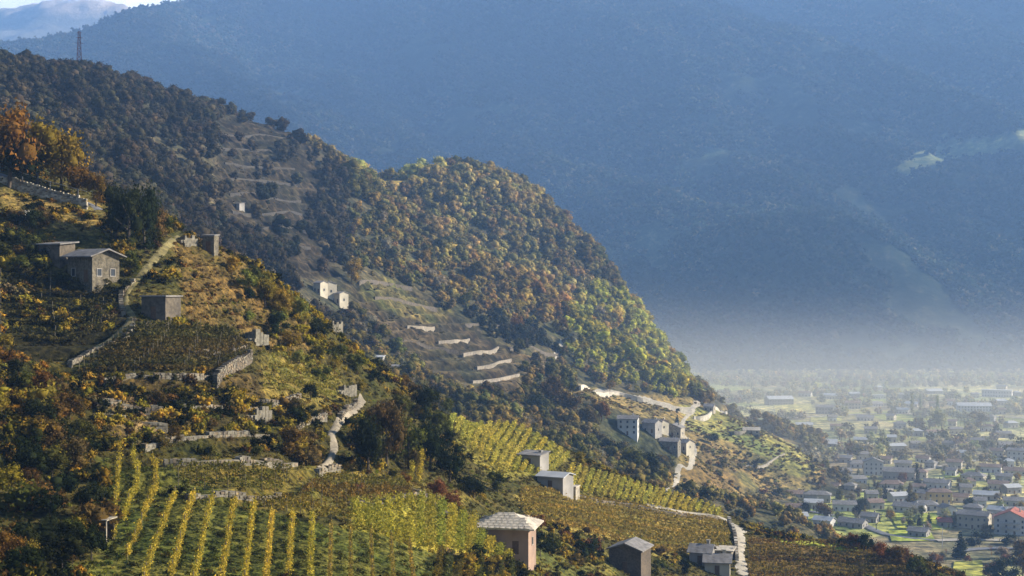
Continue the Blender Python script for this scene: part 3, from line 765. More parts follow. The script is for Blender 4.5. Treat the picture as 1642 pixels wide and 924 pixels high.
ribbon('spur_lane', ROADS['spur_lane'], 3.4, M_ROAD, MBV)
ribbon('vineyard_lane', ROADS['valley_lane'], 3.6, M_ROAD, NB)
ribbon('hillside_road', ROADS['top_road'], 3.2, M_ASPH, NB)
ribbon('hill_path', [(901,545),(897,560),(888,575),(872,588)], 3.0, M_ROAD, MBV)
ribbon('driveway', [(1186,852),(1212,850),(1232,853)], 3.4, M_ROAD, NB)
for nm, ln, wd, mt in (('valley_road', [(1250,770),(1300,778),(1345,780),(1400,790),(1480,800)], 6, M_ROAD), ('valley_road', [(1500,868),(1560,866),(1620,868),(1700,872)], 7, M_ROAD),
        ('valley_road', [(1540,884),(1600,880),(1700,884)], 6, M_ASPH), ('valley_road', [(1240,672),(1320,668),(1420,664),(1560,668),(1700,672)], 9, M_ROAD),
        ('valley_road', [(1420,800),(1430,780),(1470,760),(1540,742),(1640,735)], 6, M_ROAD), ('valley_road', [(1290,820),(1360,832),(1420,858),(1500,868)], 5, M_ASPH)):
    ribbon(nm, ln, wd, mt, FB, lift=0.75, step=12)
# ---- fields on the valley floor, each a sheet of its own crop
def field(px_poly, col, name='grass_field'):
    pts = [pick(x, y, FB) for x, y in px_poly]; n = len(pts); V = []; 
    me = bpy.data.meshes.new(name); me.from_pydata([(p.x, p.y, p.z + 0.55) for p in pts], [], [tuple(range(n))]); me.update()
    at = me.color_attributes.new('Col', 'FLOAT_COLOR', 'POINT'); at.data.foreach_set('color', np.tile(np.array([*col, 1.0], np.float32), n))
    return tag(link_mesh(name, me, M_FLOOR), kind='structure')
BG = (0.30, 0.34, 0.07); PG = (0.36, 0.35, 0.14); DG = (0.17, 0.20, 0.06)
for poly, c in [([(1426,826),(1500,824),(1512,846),(1440,850)], BG), ([(1424,852),(1490,851),(1500,868),(1430,870)], (0.34, 0.38, 0.08)), ([(1511,756),(1570,753),(1578,764),(1516,768)], BG),
        ([(1240,650),(1300,648),(1305,660),(1244,664)], (0.42, 0.38, 0.16)), ([(1530,902),(1574,900),(1580,930),(1526,930)], (0.33, 0.33, 0.09)), ([(1334,828),(1356,826),(1360,852),(1334,850)], DG),
        ([(1268,812),(1300,812),(1304,822),(1270,824)], BG), ([(1440,738),(1480,735),(1486,742),(1446,746)], PG), ([(1536,775),(1600,772),(1606,786),(1540,790)], PG),
        ([(1480,838),(1510,838),(1512,850),(1484,852)], DG), ([(1300,668),(1350,668),(1350,676),(1300,678)], PG), ([(1340,606),(1500,602),(1642,600),(1642,604),(1500,607),(1340,611)], (0.30, 0.34, 0.12)),
        ([(1530,726),(1560,724),(1566,732),(1534,734)], PG), ([(1400,700),(1440,698),(1445,706),(1405,708)], PG)]:
    field(poly, c)

# ================================================================= STONE WALLS
def stone_wall(px_line, h, label, mat=M_STONE, which=NB, thick=0.6, st=0.55, name='stone_wall', group=None, step=1.0, stones=True):
    c = smooth_line(px_line, which, step); mid_p = c[len(c) // 2]; o = empty(name, mid_p, 0, label, 'wall', group)
    core = MB(); rub = MB()
    zs = smooth1([(ground_z(p.x, p.y, which) or p.z) for p in c], 3)
    for i in range(len(c) - 1):
        a, b = c[i], c[i + 1]; d = b - a; d.z = 0; L = d.length
        if L < 1e-3: continue
        d.normalize(); s = Vector((d.y, -d.x, 0)) * thick / 2
        za, zb = zs[i], zs[i + 1]
        A0 = Vector((a.x, a.y, za - 1.2)) - mid_p; B0 = Vector((b.x, b.y, zb - 1.2)) - mid_p
        base = len(core.v)
        hc = h * (0.55 if stones and st < 1 else 0.9)
        for q, zt in ((A0, hc + 1.2), (B0, hc + 1.2)):
            core.v += [tuple(q - s), tuple(q + s), tuple(q + s + Vector((0, 0, zt))), tuple(q - s + Vector((0, 0, zt)))]
        core.f += [(base, base + 4, base + 7, base + 3), (base + 1, base + 2, base + 6, base + 5), (base + 3, base + 7, base + 6, base + 2)]
        if i == 0: core.f.append((base, base + 3, base + 2, base + 1))
        if i == len(c) - 2: core.f.append((base + 4, base + 5, base + 6, base + 7))
        if stones:
            yaw = math.atan2(d.y, d.x); nz = max(1, int(round(h / (st * 0.62)))); nx = max(1, int(round(L / st)))
            broken = vnoise(np.array([i * 0.35]), np.array([h * 7.7]), 3)[0]
            for k in range(nx):
                for j in range(nz):
                    if j == nz - 1 and broken < 0.35: continue
                    q = A0 + (B0 - A0) * ((k + R.uniform(0.3, 0.7)) / nx); q.z += 1.2 + (j + 0.5) * h / nz
                    M = Matrix.Translation(q) @ Matrix.Rotation(yaw, 4, 'Z')
                    hx = max(L / nx, st) * R.uniform(0.36, 0.55); hz_ = h / nz * R.uniform(0.36, 0.5); hy = thick / 2 + R.uniform(0.02, 0.12)
                    rub.box(-hx, hx, -hy, hy, -hz_, hz_ + (R.uniform(0, .15) if j == nz - 1 else 0), 0.04, M)
    core.build('wall_core', mat, o)
    if stones and rub.v:
        ro = tag(rub.build('stones', mat, o), kind='stuff'); ro.data.materials.append(M_STONE2); ro.data.materials.append(M_DARKST if mat is M_STONE else M_STONE)
        nb_ = len(rub.f) // 6; mi = np.repeat(RN.choice([0, 0, 1, 2], nb_), 6).astype(np.int32); ro.data.polygons.foreach_set('material_index', mi)
    return o
stone_wall([(0,292),(60,314),(140,336)], 1.9, 'long pale retaining wall below the hillside road at the left edge', M_PALE, name='retaining_wall')
stone_wall([(283,656),(345,656),(412,659)], 0.55, 'thin straight pale wall across the dark terraces in the left middle', M_PALE)
stone_wall([(145,648),(200,654),(262,668)], 1.0, 'crumbling pale rubble wall at the left of the dark terraces')
stone_wall([(150,668),(215,676),(268,692)], 0.8, 'lower crumbling rubble wall beside the rubble slope')
stone_wall([(262,748),(330,743),(420,743),(475,748)], 0.8, 'long pale rubble wall just above the contour vine rows')
stone_wall([(300,802),(380,797),(448,799)], 0.6, 'low pale wall above the tops of the golden vine rows')
stone_wall([(560,812),(620,806),(685,803)], 0.6, 'low pale wall along the upper edge of the golden vine field')
stone_wall([(165,622),(215,607),(300,609),(345,607)], 0.9, 'curved stone wall under the dark hillside vineyard')
stone_wall([(345,622),(372,596),(402,578)], 1.9, 'steep curved stone retaining wall right of the dark vineyard', M_DARKST, name='retaining_wall')
stone_wall([(198,508),(194,482),(214,452)], 1.0, 'short stone wall on the left edge of the grassy lane')
stone_wall([(215,514),(205,540),(150,566),(112,590)], 0.7, 'stone wall between the grassy lane and the dark vineyard')
stone_wall([(466,724),(474,696),(498,676),(522,672)], 1.0, 'curved stone wall round the dark hollow left of the footpath')
stone_wall([(545,674),(552,662),(572,646)], 0.9, 'stone edge wall beside the upper footpath bend')
stone_wall([(508,760),(530,752),(544,756)], 0.6, 'short pale wall at the foot of the footpath', M_STONE)
stone_wall([(905,792),(1000,814),(1080,828),(1152,834)], 1.0, 'long dark wall between the short vine rows and the brown vineyard', M_DARKST)
stone_wall([(1168,838),(1178,862),(1182,900)], 1.6, 'bright pale wall beside the lane at the right end of the brown vineyard', M_LIME)
stone_wall([(232,522),(262,522),(296,520)], 0.6, 'low wall in front of the small flat roofed hut')
stone_wall([(400,640),(440,652),(480,640)], 0.9, 'terrace wall below the golden grass slope in the centre left')
stone_wall([(300,565),(350,575),(395,560)], 0.7, 'faint low wall inside the right side of the dark vineyard', M_DARKST)
stone_wall([(230,722),(300,706),(380,700),(430,706)], 0.7, 'low brown wall on the scrubby terrace above the rubble wall')
stone_wall([(640,775),(680,800),(720,835)], 0.8, 'dark slanting wall behind the golden vine field', M_DARKST)
ORD0 = ['first', 'second', 'third', 'fourth', 'fifth', 'sixth', 'seventh', 'eighth']
M_STEP = rough_mat('terrace_wall_stone', (0.25, 0.215, 0.165), 0.5, 0.4)
for ln, lb, h in (([(652,527),(675,526),(696,527)], 'topmost and smallest pale terrace wall on the mid slope', 2.2), ([(702,552),(728,549),(752,544)], 'second pale terrace wall down the mid slope', 2.4),
        ([(742,573),(772,567),(799,558)], 'third pale terrace wall down the mid slope, rising to the right', 2.6), ([(764,593),(792,588),(819,579)], 'fourth pale terrace wall down the mid slope, below the rising one', 2.4),
        ([(757,614),(796,611),(832,603)], 'fifth pale terrace wall at the foot of the mid slope', 2.2)):
    stone_wall(ln, h * 0.72, lb, M_STEP, MBV, 1.0, 1.6, 'terrace_wall', 'pale terrace walls on the mid slope', 4.0, False)
for k, (ln, lb) in enumerate((([(575,458),(620,456),(660,470)], 'grey terrace wall high on the mid slope by the white huts'), ([(600,480),(650,485),(700,500)], 'grey terrace wall under the upper mid slope meadow'),
        ([(640,545),(690,560),(735,575)], 'grey terrace wall left of the pale terrace walls'), ([(745,520),(800,525),(850,535)], 'dark terrace wall in the shade under the wooded hill'), ([(815,560),(860,562),(895,570)], 'dark terrace wall right of the pale terrace walls'))):
    stone_wall(ln, 1.6, lb, M_DARKST, MBV, 1.0, 1.8, 'terrace_wall', None, 4.0, False)
M_OLDW = rough_mat('lichened_stone', (0.055, 0.048, 0.038), 0.5, 0.4)
for k in range(8):
    y0 = 214 + k * 25; x0 = 352 + k * 4; x1 = 462 + k * 5
    stone_wall([(x0, y0), ((x0 + x1) / 2, y0 + 1 + (k % 3) * 2), (x1, y0 + 9)], 1.0, '%s dark contour wall from the top on the striped brown terraces of the left ridge' % ORD0[k], M_OLDW, MBV, 0.9, 1.8, 'terrace_wall', 'contour walls on the left ridge terraces', 4.0, False)
stone_wall([(930,626),(975,636),(1030,646),(1075,657),(1108,664)], 3.2, 'long bright retaining wall under the spur road', M_LIME, MBV, 1.2, 2.0, 'retaining_wall', None, 4.0, False)
stone_wall([(1112,672),(1140,664),(1165,664)], 2.6, 'bright wall where the spur road turns downhill', M_LIME, MBV, 1.2, 2.0, 'retaining_wall', None, 4.0, False)
stone_wall([(1180,740),(1215,752),(1240,738),(1258,728)], 1.2, 'pale zigzag path wall on the orange spur meadow', M_PALE, MBV, 1.0, 1.8, 'terrace_wall', None, 4.0, False)
stone_wall([(1160,690),(1200,690),(1240,700)], 1.4, 'pale terrace wall near the top of the spur meadow', M_STONE, MBV, 1.0, 1.8, 'terrace_wall', None, 4.0, False)
stone_wall([(1250,768),(1290,766),(1330,768)], 2.4, 'pale boundary wall at the foot of the spur by the village', M_PALE, FB, 1.0, 2.0, 'boundary_wall', None, 5.0)
# guard rail on the hillside road
gl = smooth_line([(0,288),(60,310),(140,332)], NB, 2.0)
g = empty('guard_rail', gl[0], 0, 'thin rail on posts along the hillside road at the far left', 'railing')
for i in range(0, len(gl), 2):
    p = gl[i] - gl[0]; MB().bar(p + Vector((0, 0, 1.5)), p + Vector((0, 0, 3.0)), 0.06, n=4).build('post', M_GREYM, g)
rl = MB()
for i in range(len(gl) - 1): rl.bar(gl[i] - gl[0] + Vector((0, 0, 2.9)), gl[i + 1] - gl[0] + Vector((0, 0, 2.9)), 0.05, n=4)
rl.build('rail', M_GREYM, g)

# ================================================================= VINE ROWS
ORD = ['first','second','third','fourth','fifth','sixth','seventh','eighth','ninth','tenth','eleventh','twelfth','thirteenth','fourteenth','fifteenth','sixteenth','seventeenth','eighteenth','nineteenth','twentieth',
       'twenty first','twenty second','twenty third','twenty fourth','twenty fifth','twenty sixth','twenty seventh','twenty eighth','twenty ninth','thirtieth']
def vine_row(px_line, col, label, group, h=1.7, wdt=0.55, dens=30, leaf=0.16, posts=5.0, which=NB, col2=None):
    c = smooth_line(px_line, which, 0.8)
    if len(c) < 3: return
    o0 = c[0].copy(); o = empty('vine_row', o0, 0, label, 'vine row', group)
    A = np.array([tuple(p - o0) for p in c]); L = np.linalg.norm(np.diff(A[:, :2], axis=0), axis=1); cum = np.concatenate([[0], np.cumsum(L)]); tot = cum[-1]
    n = int(tot * dens); t = RN.uniform(0, tot, n)
    gap = vnoise(t / 1.3, t * 0 + RN.uniform(0, 99), 5); t = t[gap > 0.16]; n = len(t)
    X = np.interp(t, cum, A[:, 0]); Y = np.interp(t, cum, A[:, 1]); Zg = np.array([ground_z(a + o0.x, b + o0.y, which) or o0.z for a, b in zip(*[np.interp(np.linspace(0, tot, 60), cum, A[:, k]) for k in (0, 1)])]) - o0.z
    Z = np.interp(t, np.linspace(0, tot, 60), Zg)
    dx = np.gradient(A[:, 0]); dy = np.gradient(A[:, 1]); q = np.hypot(dx, dy) + 1e-9
    nx = np.interp(t, cum, dy / q); ny = np.interp(t, cum, -dx / q); s = RN.normal(size=n) * wdt * 0.32
    bulge = 0.8 + 0.4 * vnoise(t / 0.9, t * 0 + 3.3, 9)
    zz = Z + 0.25 + (h - 0.25) * np.power(RN.uniform(0, 1, n), 0.65) * bulge
    cc = np.stack([X + nx * s, Y + ny * s, zz], 1); v, f = leaf_tris(cc, leaf)
    fo = link_mesh('foliage', raw_mesh('vine_foliage', v, f), M_FOL, o); fo.color = vary(col, 0.12, 0.08)
    if posts:
        m = MB().bar((0, 0, -0.2), (0, 0, h + 0.3), 0.05, n=4).mesh('vine_post') if 'vp' not in _mc else _mc['vp']
        _mc['vp'] = m
        if not m.materials: m.materials.append(M_POST)
        for d in np.arange(0.1, tot, posts):
            p = link_mesh('post', m, None, o); p.location = (np.interp(d, cum, A[:, 0]), np.interp(d, cum, A[:, 1]), np.interp(d, np.linspace(0, tot, 60), Zg))
    return o
GV = (0.42, 0.33, 0.055)
rows = [[(192,722),(188,790),(182,870)],[(213,730),(221,762),(208,810),(200,842)],[(244,745),(250,788),(226,850),(203,900)],[(281,802),(262,850),(238,915),(230,950)],[(311,803),(292,865),(274,935)],
 [(341,805),(325,875),(310,945)],[(378,806),(366,870),(352,945)],[(408,818),(400,875),(392,945)],[(437,830),(432,880),(426,945)],[(470,832),(466,880),(462,945)],[(501,834),(499,880),(497,945)],
 [(531,852),(530,895),(529,945)],[(562,854),(562,900),(563,945)],[(595,860),(596,905),(598,945)],[(627,872),(629,910),(632,945)],[(657,882),(660,915),(664,945)]]
for i, ln in enumerate(rows):
    vine_row(ln, GV if i < 11 else (0.26, 0.19, 0.05), '%s golden vine row from the left, running downhill at the bottom of the photo' % ORD[i], 'golden vine rows running downhill at the bottom', h=1.35, wdt=0.45 if i < 11 else 0.32, dens=110 if i < 11 else 60, leaf=0.10)
def interp_line(ln, t):
    L = [0]
    for a, b in zip(ln[:-1], ln[1:]): L.append(L[-1] + math.hypot(b[0] - a[0], b[1] - a[1]))
    d = t * L[-1]; return (float(np.interp(d, L, [p[0] for p in ln])), float(np.interp(d, L, [p[1] for p in ln])))
def block(A, B, n, along, cols, where, group, **kw):
    """rows of a vineyard block; along=True: rows run like A and B; else each row joins A to B"""
    for i in range(n):
        t = (i + 0.5) / n
        if along:
            ln = []
            for k in range(6):
                a = interp_line(A, k / 5); b = interp_line(B, k / 5); ln.append((a[0] + (b[0] - a[0]) * t, a[1] + (b[1] - a[1]) * t))
            lb = '%s vine row from the top %s' % (ORD[i], where)
        else:
            a = interp_line(A, t); b = interp_line(B, t); ln = [a, ((a[0] + b[0]) / 2, (a[1] + b[1]) / 2), b]; lb = '%s vine row from the left %s' % (ORD[i], where)
        vine_row(ln, R.choice(cols), lb, group, **kw)
DV = (0.075, 0.068, 0.025); BV = (0.17, 0.11, 0.035)
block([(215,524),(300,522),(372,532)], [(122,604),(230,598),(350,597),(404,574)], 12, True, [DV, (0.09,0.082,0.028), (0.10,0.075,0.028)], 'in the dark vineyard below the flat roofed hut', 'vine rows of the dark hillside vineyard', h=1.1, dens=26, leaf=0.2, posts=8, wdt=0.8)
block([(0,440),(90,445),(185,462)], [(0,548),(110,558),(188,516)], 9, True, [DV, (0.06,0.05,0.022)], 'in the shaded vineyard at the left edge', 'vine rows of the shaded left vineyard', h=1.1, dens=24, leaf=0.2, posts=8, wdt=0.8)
block([(285,752),(400,750),(470,752)], [(285,792),(400,792),(450,796)], 3, True, [BV, (0.16,0.14,0.035)], 'on the brown terrace above the golden rows', 'contour vine rows left of the footpath', h=1.4, dens=34, leaf=0.16, posts=3)
block([(400,806),(480,806),(560,815)], [(430,824),(500,830),(560,846)], 2, True, [BV, (0.22,0.17,0.04)], 'just above the tops of the thin golden rows', 'contour vine rows above the thin golden rows', h=1.4, dens=34, leaf=0.16, posts=3)
block([(520,765),(600,775),(650,780)], [(480,800),(560,808),(665,800)], 4, True, [(0.16,0.14,0.035), BV], 'on the terrace below the foot of the footpath', 'contour vine rows right of the footpath', h=1.4, dens=34, leaf=0.16, posts=3)
block([(560,814),(680,803),(760,835),(832,872)], [(572,852),(640,872),(720,888),(822,906)], 16, False, [(0.36,0.30,0.05), (0.30,0.27,0.05), (0.24,0.24,0.045)], 'in the dense golden field left of the pink house', 'vine rows of the dense golden field', h=1.6, dens=46, leaf=0.16, posts=0, wdt=1.0)
block([(700,892),(770,905),(830,912)], [(690,945),(760,950),(830,955)], 8, False, [(0.09,0.09,0.03), (0.15,0.11,0.03)], 'in the dark strip below the golden field', 'vine rows of the dark bottom strip', h=1.5, dens=40, leaf=0.16, posts=5)
block([(722,657),(800,666),(860,700),(918,738)], [(718,688),(755,722),(800,757),(880,766)], 15, False, [(0.46,0.40,0.09), (0.38,0.36,0.08)], 'in the bright yellow vineyard above the two huts', 'vine rows of the bright yellow vineyard', h=1.6, dens=24, leaf=0.24, posts=0, wdt=0.8)
block([(915,750),(1040,784),(1162,818)], [(900,784),(1000,808),(1154,829)], 24, False, [(0.46,0.40,0.09), (0.40,0.35,0.08)], 'in the yellow strip right of the lower hut', 'short vine rows of the yellow strip', h=1.6, dens=26, leaf=0.26, posts=0, wdt=0.8)
block([(835,790),(920,796),(1060,820),(1166,842)], [(840,834),(955,860),(1060,892),(1172,886)], 14, True, [(0.33, 0.25, 0.07), (0.29, 0.24, 0.07), (0.25, 0.19, 0.055)], 'in the brown vineyard right of the pink house', 'vine rows of the brown vineyard', h=1.2, dens=16, leaf=0.26, posts=0, wdt=0.8)
block([(1200,870),(1300,870),(1410,888)], [(1200,930),(1330,932),(1480,932)], 8, True, [(0.20,0.125,0.04), (0.14,0.09,0.033), (0.24,0.17,0.045)], 'in the rust brown vineyard at the bottom right', 'vine rows of the rust brown vineyard', h=1.5, dens=18, leaf=0.26, posts=4, wdt=0.7)
block([(440,570),(500,580),(545,600)], [(420,625),(470,640),(540,640)], 5, True, [(0.30,0.24,0.05), (0.24,0.22,0.05)], 'on the small golden terraces in the centre left', 'vine rows of the small golden terraces', h=1.1, dens=20, leaf=0.2, posts=0)
for ln, i in (([(665,735),(660,775)], 0), ([(682,738),(672,778)], 1)):
    vine_row(ln, GV, ('left' if i == 0 else 'right') + ' of two bright yellow vine rows climbing behind the golden field', 'two bright yellow vine rows', h=2.0, dens=60, leaf=0.16, posts=0)

# ================================================================= BUILDINGS
LAND = []   # landmarks used to say where a tree stands: (x, y, phrase)
def window(parent, cx, cz, ww, wh, face, w, d, mframe=None):
    """face: 'front' (-y), 'right' (+x), 'left' (-x)"""
    fr = MB(); pn = MB(); t = 0.09
    def put(mb, a0, a1, z0, z1, o0, o1):
        if face == 'front': mb.box(a0, a1, -d / 2 - o1, -d / 2 - o0, z0, z1)
        elif face == 'right': mb.box(w / 2 + o0, w / 2 + o1, a0, a1, z0, z1)
        else: mb.box(-w / 2 - o1, -w / 2 - o0, a0, a1, z0, z1)
    for a0, a1, z0, z1 in ((cx - ww / 2 - t, cx - ww / 2, cz, cz + wh), (cx + ww / 2, cx + ww / 2 + t, cz, cz + wh), (cx - ww / 2 - t - .05, cx + ww / 2 + t + .05, cz - 0.12, cz), (cx - ww / 2 - t, cx + ww / 2 + t, cz + wh, cz + wh + 0.1)):
        put(fr, a0, a1, z0, z1, 0.002, 0.10)
    put(pn, cx - ww / 2 + .002, cx + ww / 2 - .002, cz + .002, cz + wh - .002, 0.002, 0.03)
    f = fr.build('window', mframe or M_FRAME, parent); pn.build('pane', M_GLASS, f)
def house(name, label, base, w, d, h, yaw, wallm, roofm, roof='gable', pitch=0.42, over=0.5, floors=None, nwin=None, cat='house', group=None, door=True, chimney=True, win=True, balcony=False, slabs=False, sidewin=1, land=None):
    """base: ground point under the middle of the front wall"""
    ca, sa_ = math.cos(yaw), math.sin(yaw)
    cxw = base[0] - sa_ * d / 2 * 0 ; 
    cen = Vector((base[0] + (-sa_) * d / 2, base[1] + ca * d / 2, base[2]))
    zs = [ground_z(cen.x + ca * a - sa_ * b, cen.y + sa_ * a + ca * b) or cen.z for a in (-w / 2, w / 2) for b in (-d / 2, d / 2)]
    o = empty(name, cen, yaw, label, cat, group); z0 = min(min(zs) - cen.z, 0) - 0.6
    rh = (d / 2) * pitch if roof in ('gable', 'hip') else 0
    b = MB()
    if roof == 'gable':      # ridge along x
        b.prism([(-w / 2, -d / 2, z0), (-w / 2, d / 2, z0), (-w / 2, d / 2, h), (-w / 2, 0, h + rh), (-w / 2, -d / 2, h)], (w, 0, 0))
    elif roof == 'gable_side':   # ridge along y: gable faces the front
        rh = (w / 2) * pitch
        b.prism([(-w / 2, -d / 2, z0), (w / 2, -d / 2, z0), (w / 2, -d / 2, h), (0, -d / 2, h + rh), (-w / 2, -d / 2, h)], (0, d, 0))
    else: b.box(-w / 2, w / 2, -d / 2, d / 2, z0, h)
    b.build('wall', wallm, o)
    r = MB(); th = 0.22
    if roof == 'gable':
        for s in (-1, 1):
            y1 = s * (d / 2 + over); zl = h - over * pitch
            r.prism([(-w / 2 - over, 0, h + rh + .03), (-w / 2 - over, y1, zl + .03), (-w / 2 - over, y1, zl + th), (-w / 2 - over, 0, h + rh + th + .05)], (w + 2 * over, 0, 0))
    elif roof == 'gable_side':
        for s in (-1, 1):
            x1 = s * (w / 2 + over); zl = h - over * pitch
            r.prism([(0, -d / 2 - over, h + rh + .03), (x1, -d / 2 - over, zl + .03), (x1, -d / 2 - over, zl + th), (0, -d / 2 - over, h + rh + th + .05)], (0, d + 2 * over, 0))
    elif roof == 'hip':
        x, y = w / 2 + over, d / 2 + over; k = max(0, w / 2 - d / 2 * 0.8); rh = y * pitch; bb = len(r.v)
        r.v += [(-x, -y, h), (x, -y, h), (x, y, h), (-x, y, h), (-x, -y, h + .2), (x, -y, h + .2), (x, y, h + .2), (-x, y, h + .2), (-k, 0, h + rh + .2), (k + .01, 0, h + rh + .2)]
        r.f += [(3, 2, 1, 0), (0, 1, 5, 4), (1, 2, 6, 5), (2, 3, 7, 6), (3, 0, 4, 7), (4, 5, 9, 8), (5, 6, 9), (6, 7, 8, 9), (7, 4, 8)]
    elif roof == 'shed':
        x = w / 2 + over; r.prism([(-x, -d / 2 - over, h + .03), (-x, d / 2 + over, h + .03 + d * pitch), (-x, d / 2 + over, h + .25 + d * pitch), (-x, -d / 2 - over, h + .25)], (2 * x, 0, 0))
        s2 = MB(); s2.prism([(-w / 2 + .01, -d / 2 + .01, h - .01), (-w / 2 + .01, d / 2 - .01, h - .01), (-w / 2 + .01, d / 2 - .01, h + d * pitch)], (w - .02, 0, 0)); s2.build('gable_infill', wallm, o)
    else: r.box(-w / 2 - over, w / 2 + over, -d / 2 - over, d / 2 + over, h + .01, h + .25)
    ro = r.build('roof', roofm, o)
    if slabs:                 # big stone roof slabs, course by course, each its own piece
        sm = MB().box(-.47, .47, -.42, .42, -.04, .07, 0.05).mesh('slab_mesh'); sm.materials.append(roofm)
        for s in (-1, 1):
            L = d / 2 + over; nrow = max(2, int(L / 0.72)); ncol = max(2, int((w + 2 * over) / 0.92))
            for i in range(nrow):
                for j in range(ncol):
                    yy = L * (i + 0.5) / nrow
                    k_ = 1.0 if roof == 'gable' else max(0.12, (yy / L) * 0.8 + 0.2)
                    xx = (-(w / 2 + over) + (w + 2 * over) * (j + 0.5 + (0.25 if i % 2 else -0.1)) / ncol)
                    if abs(xx) > (w / 2 + over) * k_: continue
                    p = link_mesh('slab', sm, None, ro); p.location = (xx, s * yy, h + (rh - yy * pitch if roof == 'gable' else rh * (1 - yy / L)) + th + .06)
                    p.rotation_euler = (-s * math.atan(pitch) * (1 if s > 0 else 1), R.uniform(-.05, .05), R.uniform(-.12, .12)); q = R.uniform(0.85, 1.12); p.scale = (q, q, 1)
    if chimney:
        c = MB().box(w * 0.2, w * 0.2 + .7, d * 0.08, d * 0.08 + .6, h + rh * 0.4, h + rh + 0.9); c.box(w * 0.2 - .1, w * 0.2 + .8, d * 0.08 - .1, d * 0.08 + .7, h + rh + 0.9, h + rh + 1.05)
        c.build('chimney', wallm, ro)
    nf = floors or max(1, int(h / 2.8))
    if win:
        nw = nwin or max(1, int(w / 3.0))
        for fl in range(nf):
            zc = 1.0 + fl * (h - 0.4) / nf
            for k in range(nw):
                x = -w / 2 + w * (k + 0.5) / nw
                if door and fl == 0 and k == nw // 2: continue
                window(o, x, zc, 0.95, 1.25, 'front', w, d)
            for k in range(sidewin): 
                y = -d / 2 + d * (k + 0.5) / sidewin
                window(o, y, zc, 0.85, 1.15, 'right', w, d); 
    if door:
        x = -w / 2 + w * ((nwin or max(1, int(w / 3.0))) // 2 + 0.5) / (nwin or max(1, int(w / 3.0))) if win else 0
        MB().box(x - .5, x + .5, -d / 2 - .06, -d / 2 - .002, 0, 2.05).build('door', M_DOOR, o)
    if balcony:
        for fl in range(1, nf):
            z = fl * (h - 0.4) / nf + 0.3; q = MB().box(-w * 0.3, w * 0.3, -d / 2 - 1.3, -d / 2 - .003, z, z + .18)
            bo = q.build('balcony', wallm, o); q = MB(); q.box(-w * 0.3, w * 0.3, -d / 2 - 1.3, -d / 2 - 1.24, z + .95, z + 1.03)
            for k in range(9): xx = -w * 0.3 + w * 0.6 * k / 8; q.box(xx - .03, xx + .03, -d / 2 - 1.3, -d / 2 - 1.25, z + .182, z + .948)
            q.build('railing', M_WOOD, bo)
    LAND.append((proj(cen)[0], proj(cen)[1], land or label))
    return o
RAD = math.radians
M_HUT = rough_mat('old_masonry', (0.14, 0.12, 0.085), 2.2, 0.6)
# -- stone farmhouse on the left
b = pick(128, 452, NB); s = b.y / F
house('stone_farmhouse', 'old stone farmhouse with low pitched roof and sunlit gable on the left slope', b, 60 * s * 1.1, 5.4, 4.4, RAD(-38), M_HUT, M_SLATE, pitch=0.35, over=0.9, chimney=False, sidewin=2, nwin=2, land='the old stone farmhouse')
b = pick(60, 412, NB)
house('lean_to_shed', 'long low dark lean-to shed left of the stone farmhouse', b, 9.5, 4.0, 2.0, RAD(-22), M_DARKST, M_SLATE, 'shed', 0.12, 0.5, win=False, chimney=False, cat='shed', land='the long lean-to shed')
b = pick(246, 512, NB)
house('stone_hut', 'small flat roofed stone hut with dark front and narrow sunlit side wall', b, 4.8, 4.0, 3.6, RAD(-24), M_DARKST, M_SLATE, 'flat', over=0.25, win=False, chimney=False, cat='hut', land='the small flat roofed hut')
b = pick(334, 404, NB)
house('tower_hut', 'narrow stone tower hut on the crest with one thin bright side', b, 2.4, 2.0, 3.0, RAD(-14), M_HUT, M_SLATE, 'shed', 0.1, 0.2, win=False, chimney=False, cat='hut', land='the narrow tower hut')
b = pick(806, 888, NB); s = b.y / F
house('pink_house', 'brownish pink rendered house with pale stone slab roof at the bottom centre', b, 84 * s, 6.8, 40 * s, RAD(-11), M_PINK, M_SLAB, 'hip', 0.38, 1.1, nwin=2, chimney=False, slabs=True, sidewin=1, land='the pink house')
b = pick(848, 750, NB); s = b.y / F
house('stone_hut', 'upper of two small huts beside the yellow vineyard, with flat grey roof', b, 40 * s, 4.4, 19 * s, RAD(-28), M_GREYW, M_SLATE, 'shed', 0.12, 0.3, win=False, cat='hut', land='the upper vineyard hut', chimney=True)
b = pick(882, 786, NB); s = b.y / F
house('stone_hut', 'lower of two huts beside the yellow vineyard, pale roof and bright end wall', b, 46 * s, 5.2, 21 * s, RAD(-28), M_GREYW, M_WROOF, 'gable', 0.25, 0.4, win=False, chimney=False, cat='hut', land='the lower vineyard hut')
b = pick(912, 798, NB)
house('garden_shed', 'little pale block shed right of the lower vineyard hut', b, 3.2, 3.0, 2.2, RAD(-20), M_PALE, M_SLAB, 'flat', over=0.1, win=False, chimney=False, door=False, cat='shed')
b = pick(1002, 918, NB); s = b.y / F
house('barn', 'dark timber barn with pitched roof at the bottom right of centre', b, 54 * s, 6.5, 36 * s, RAD(-22), M_WOOD, M_SLATE, 'gable_side', 0.35, 0.5, win=False, chimney=False, cat='barn', land='the dark timber barn')
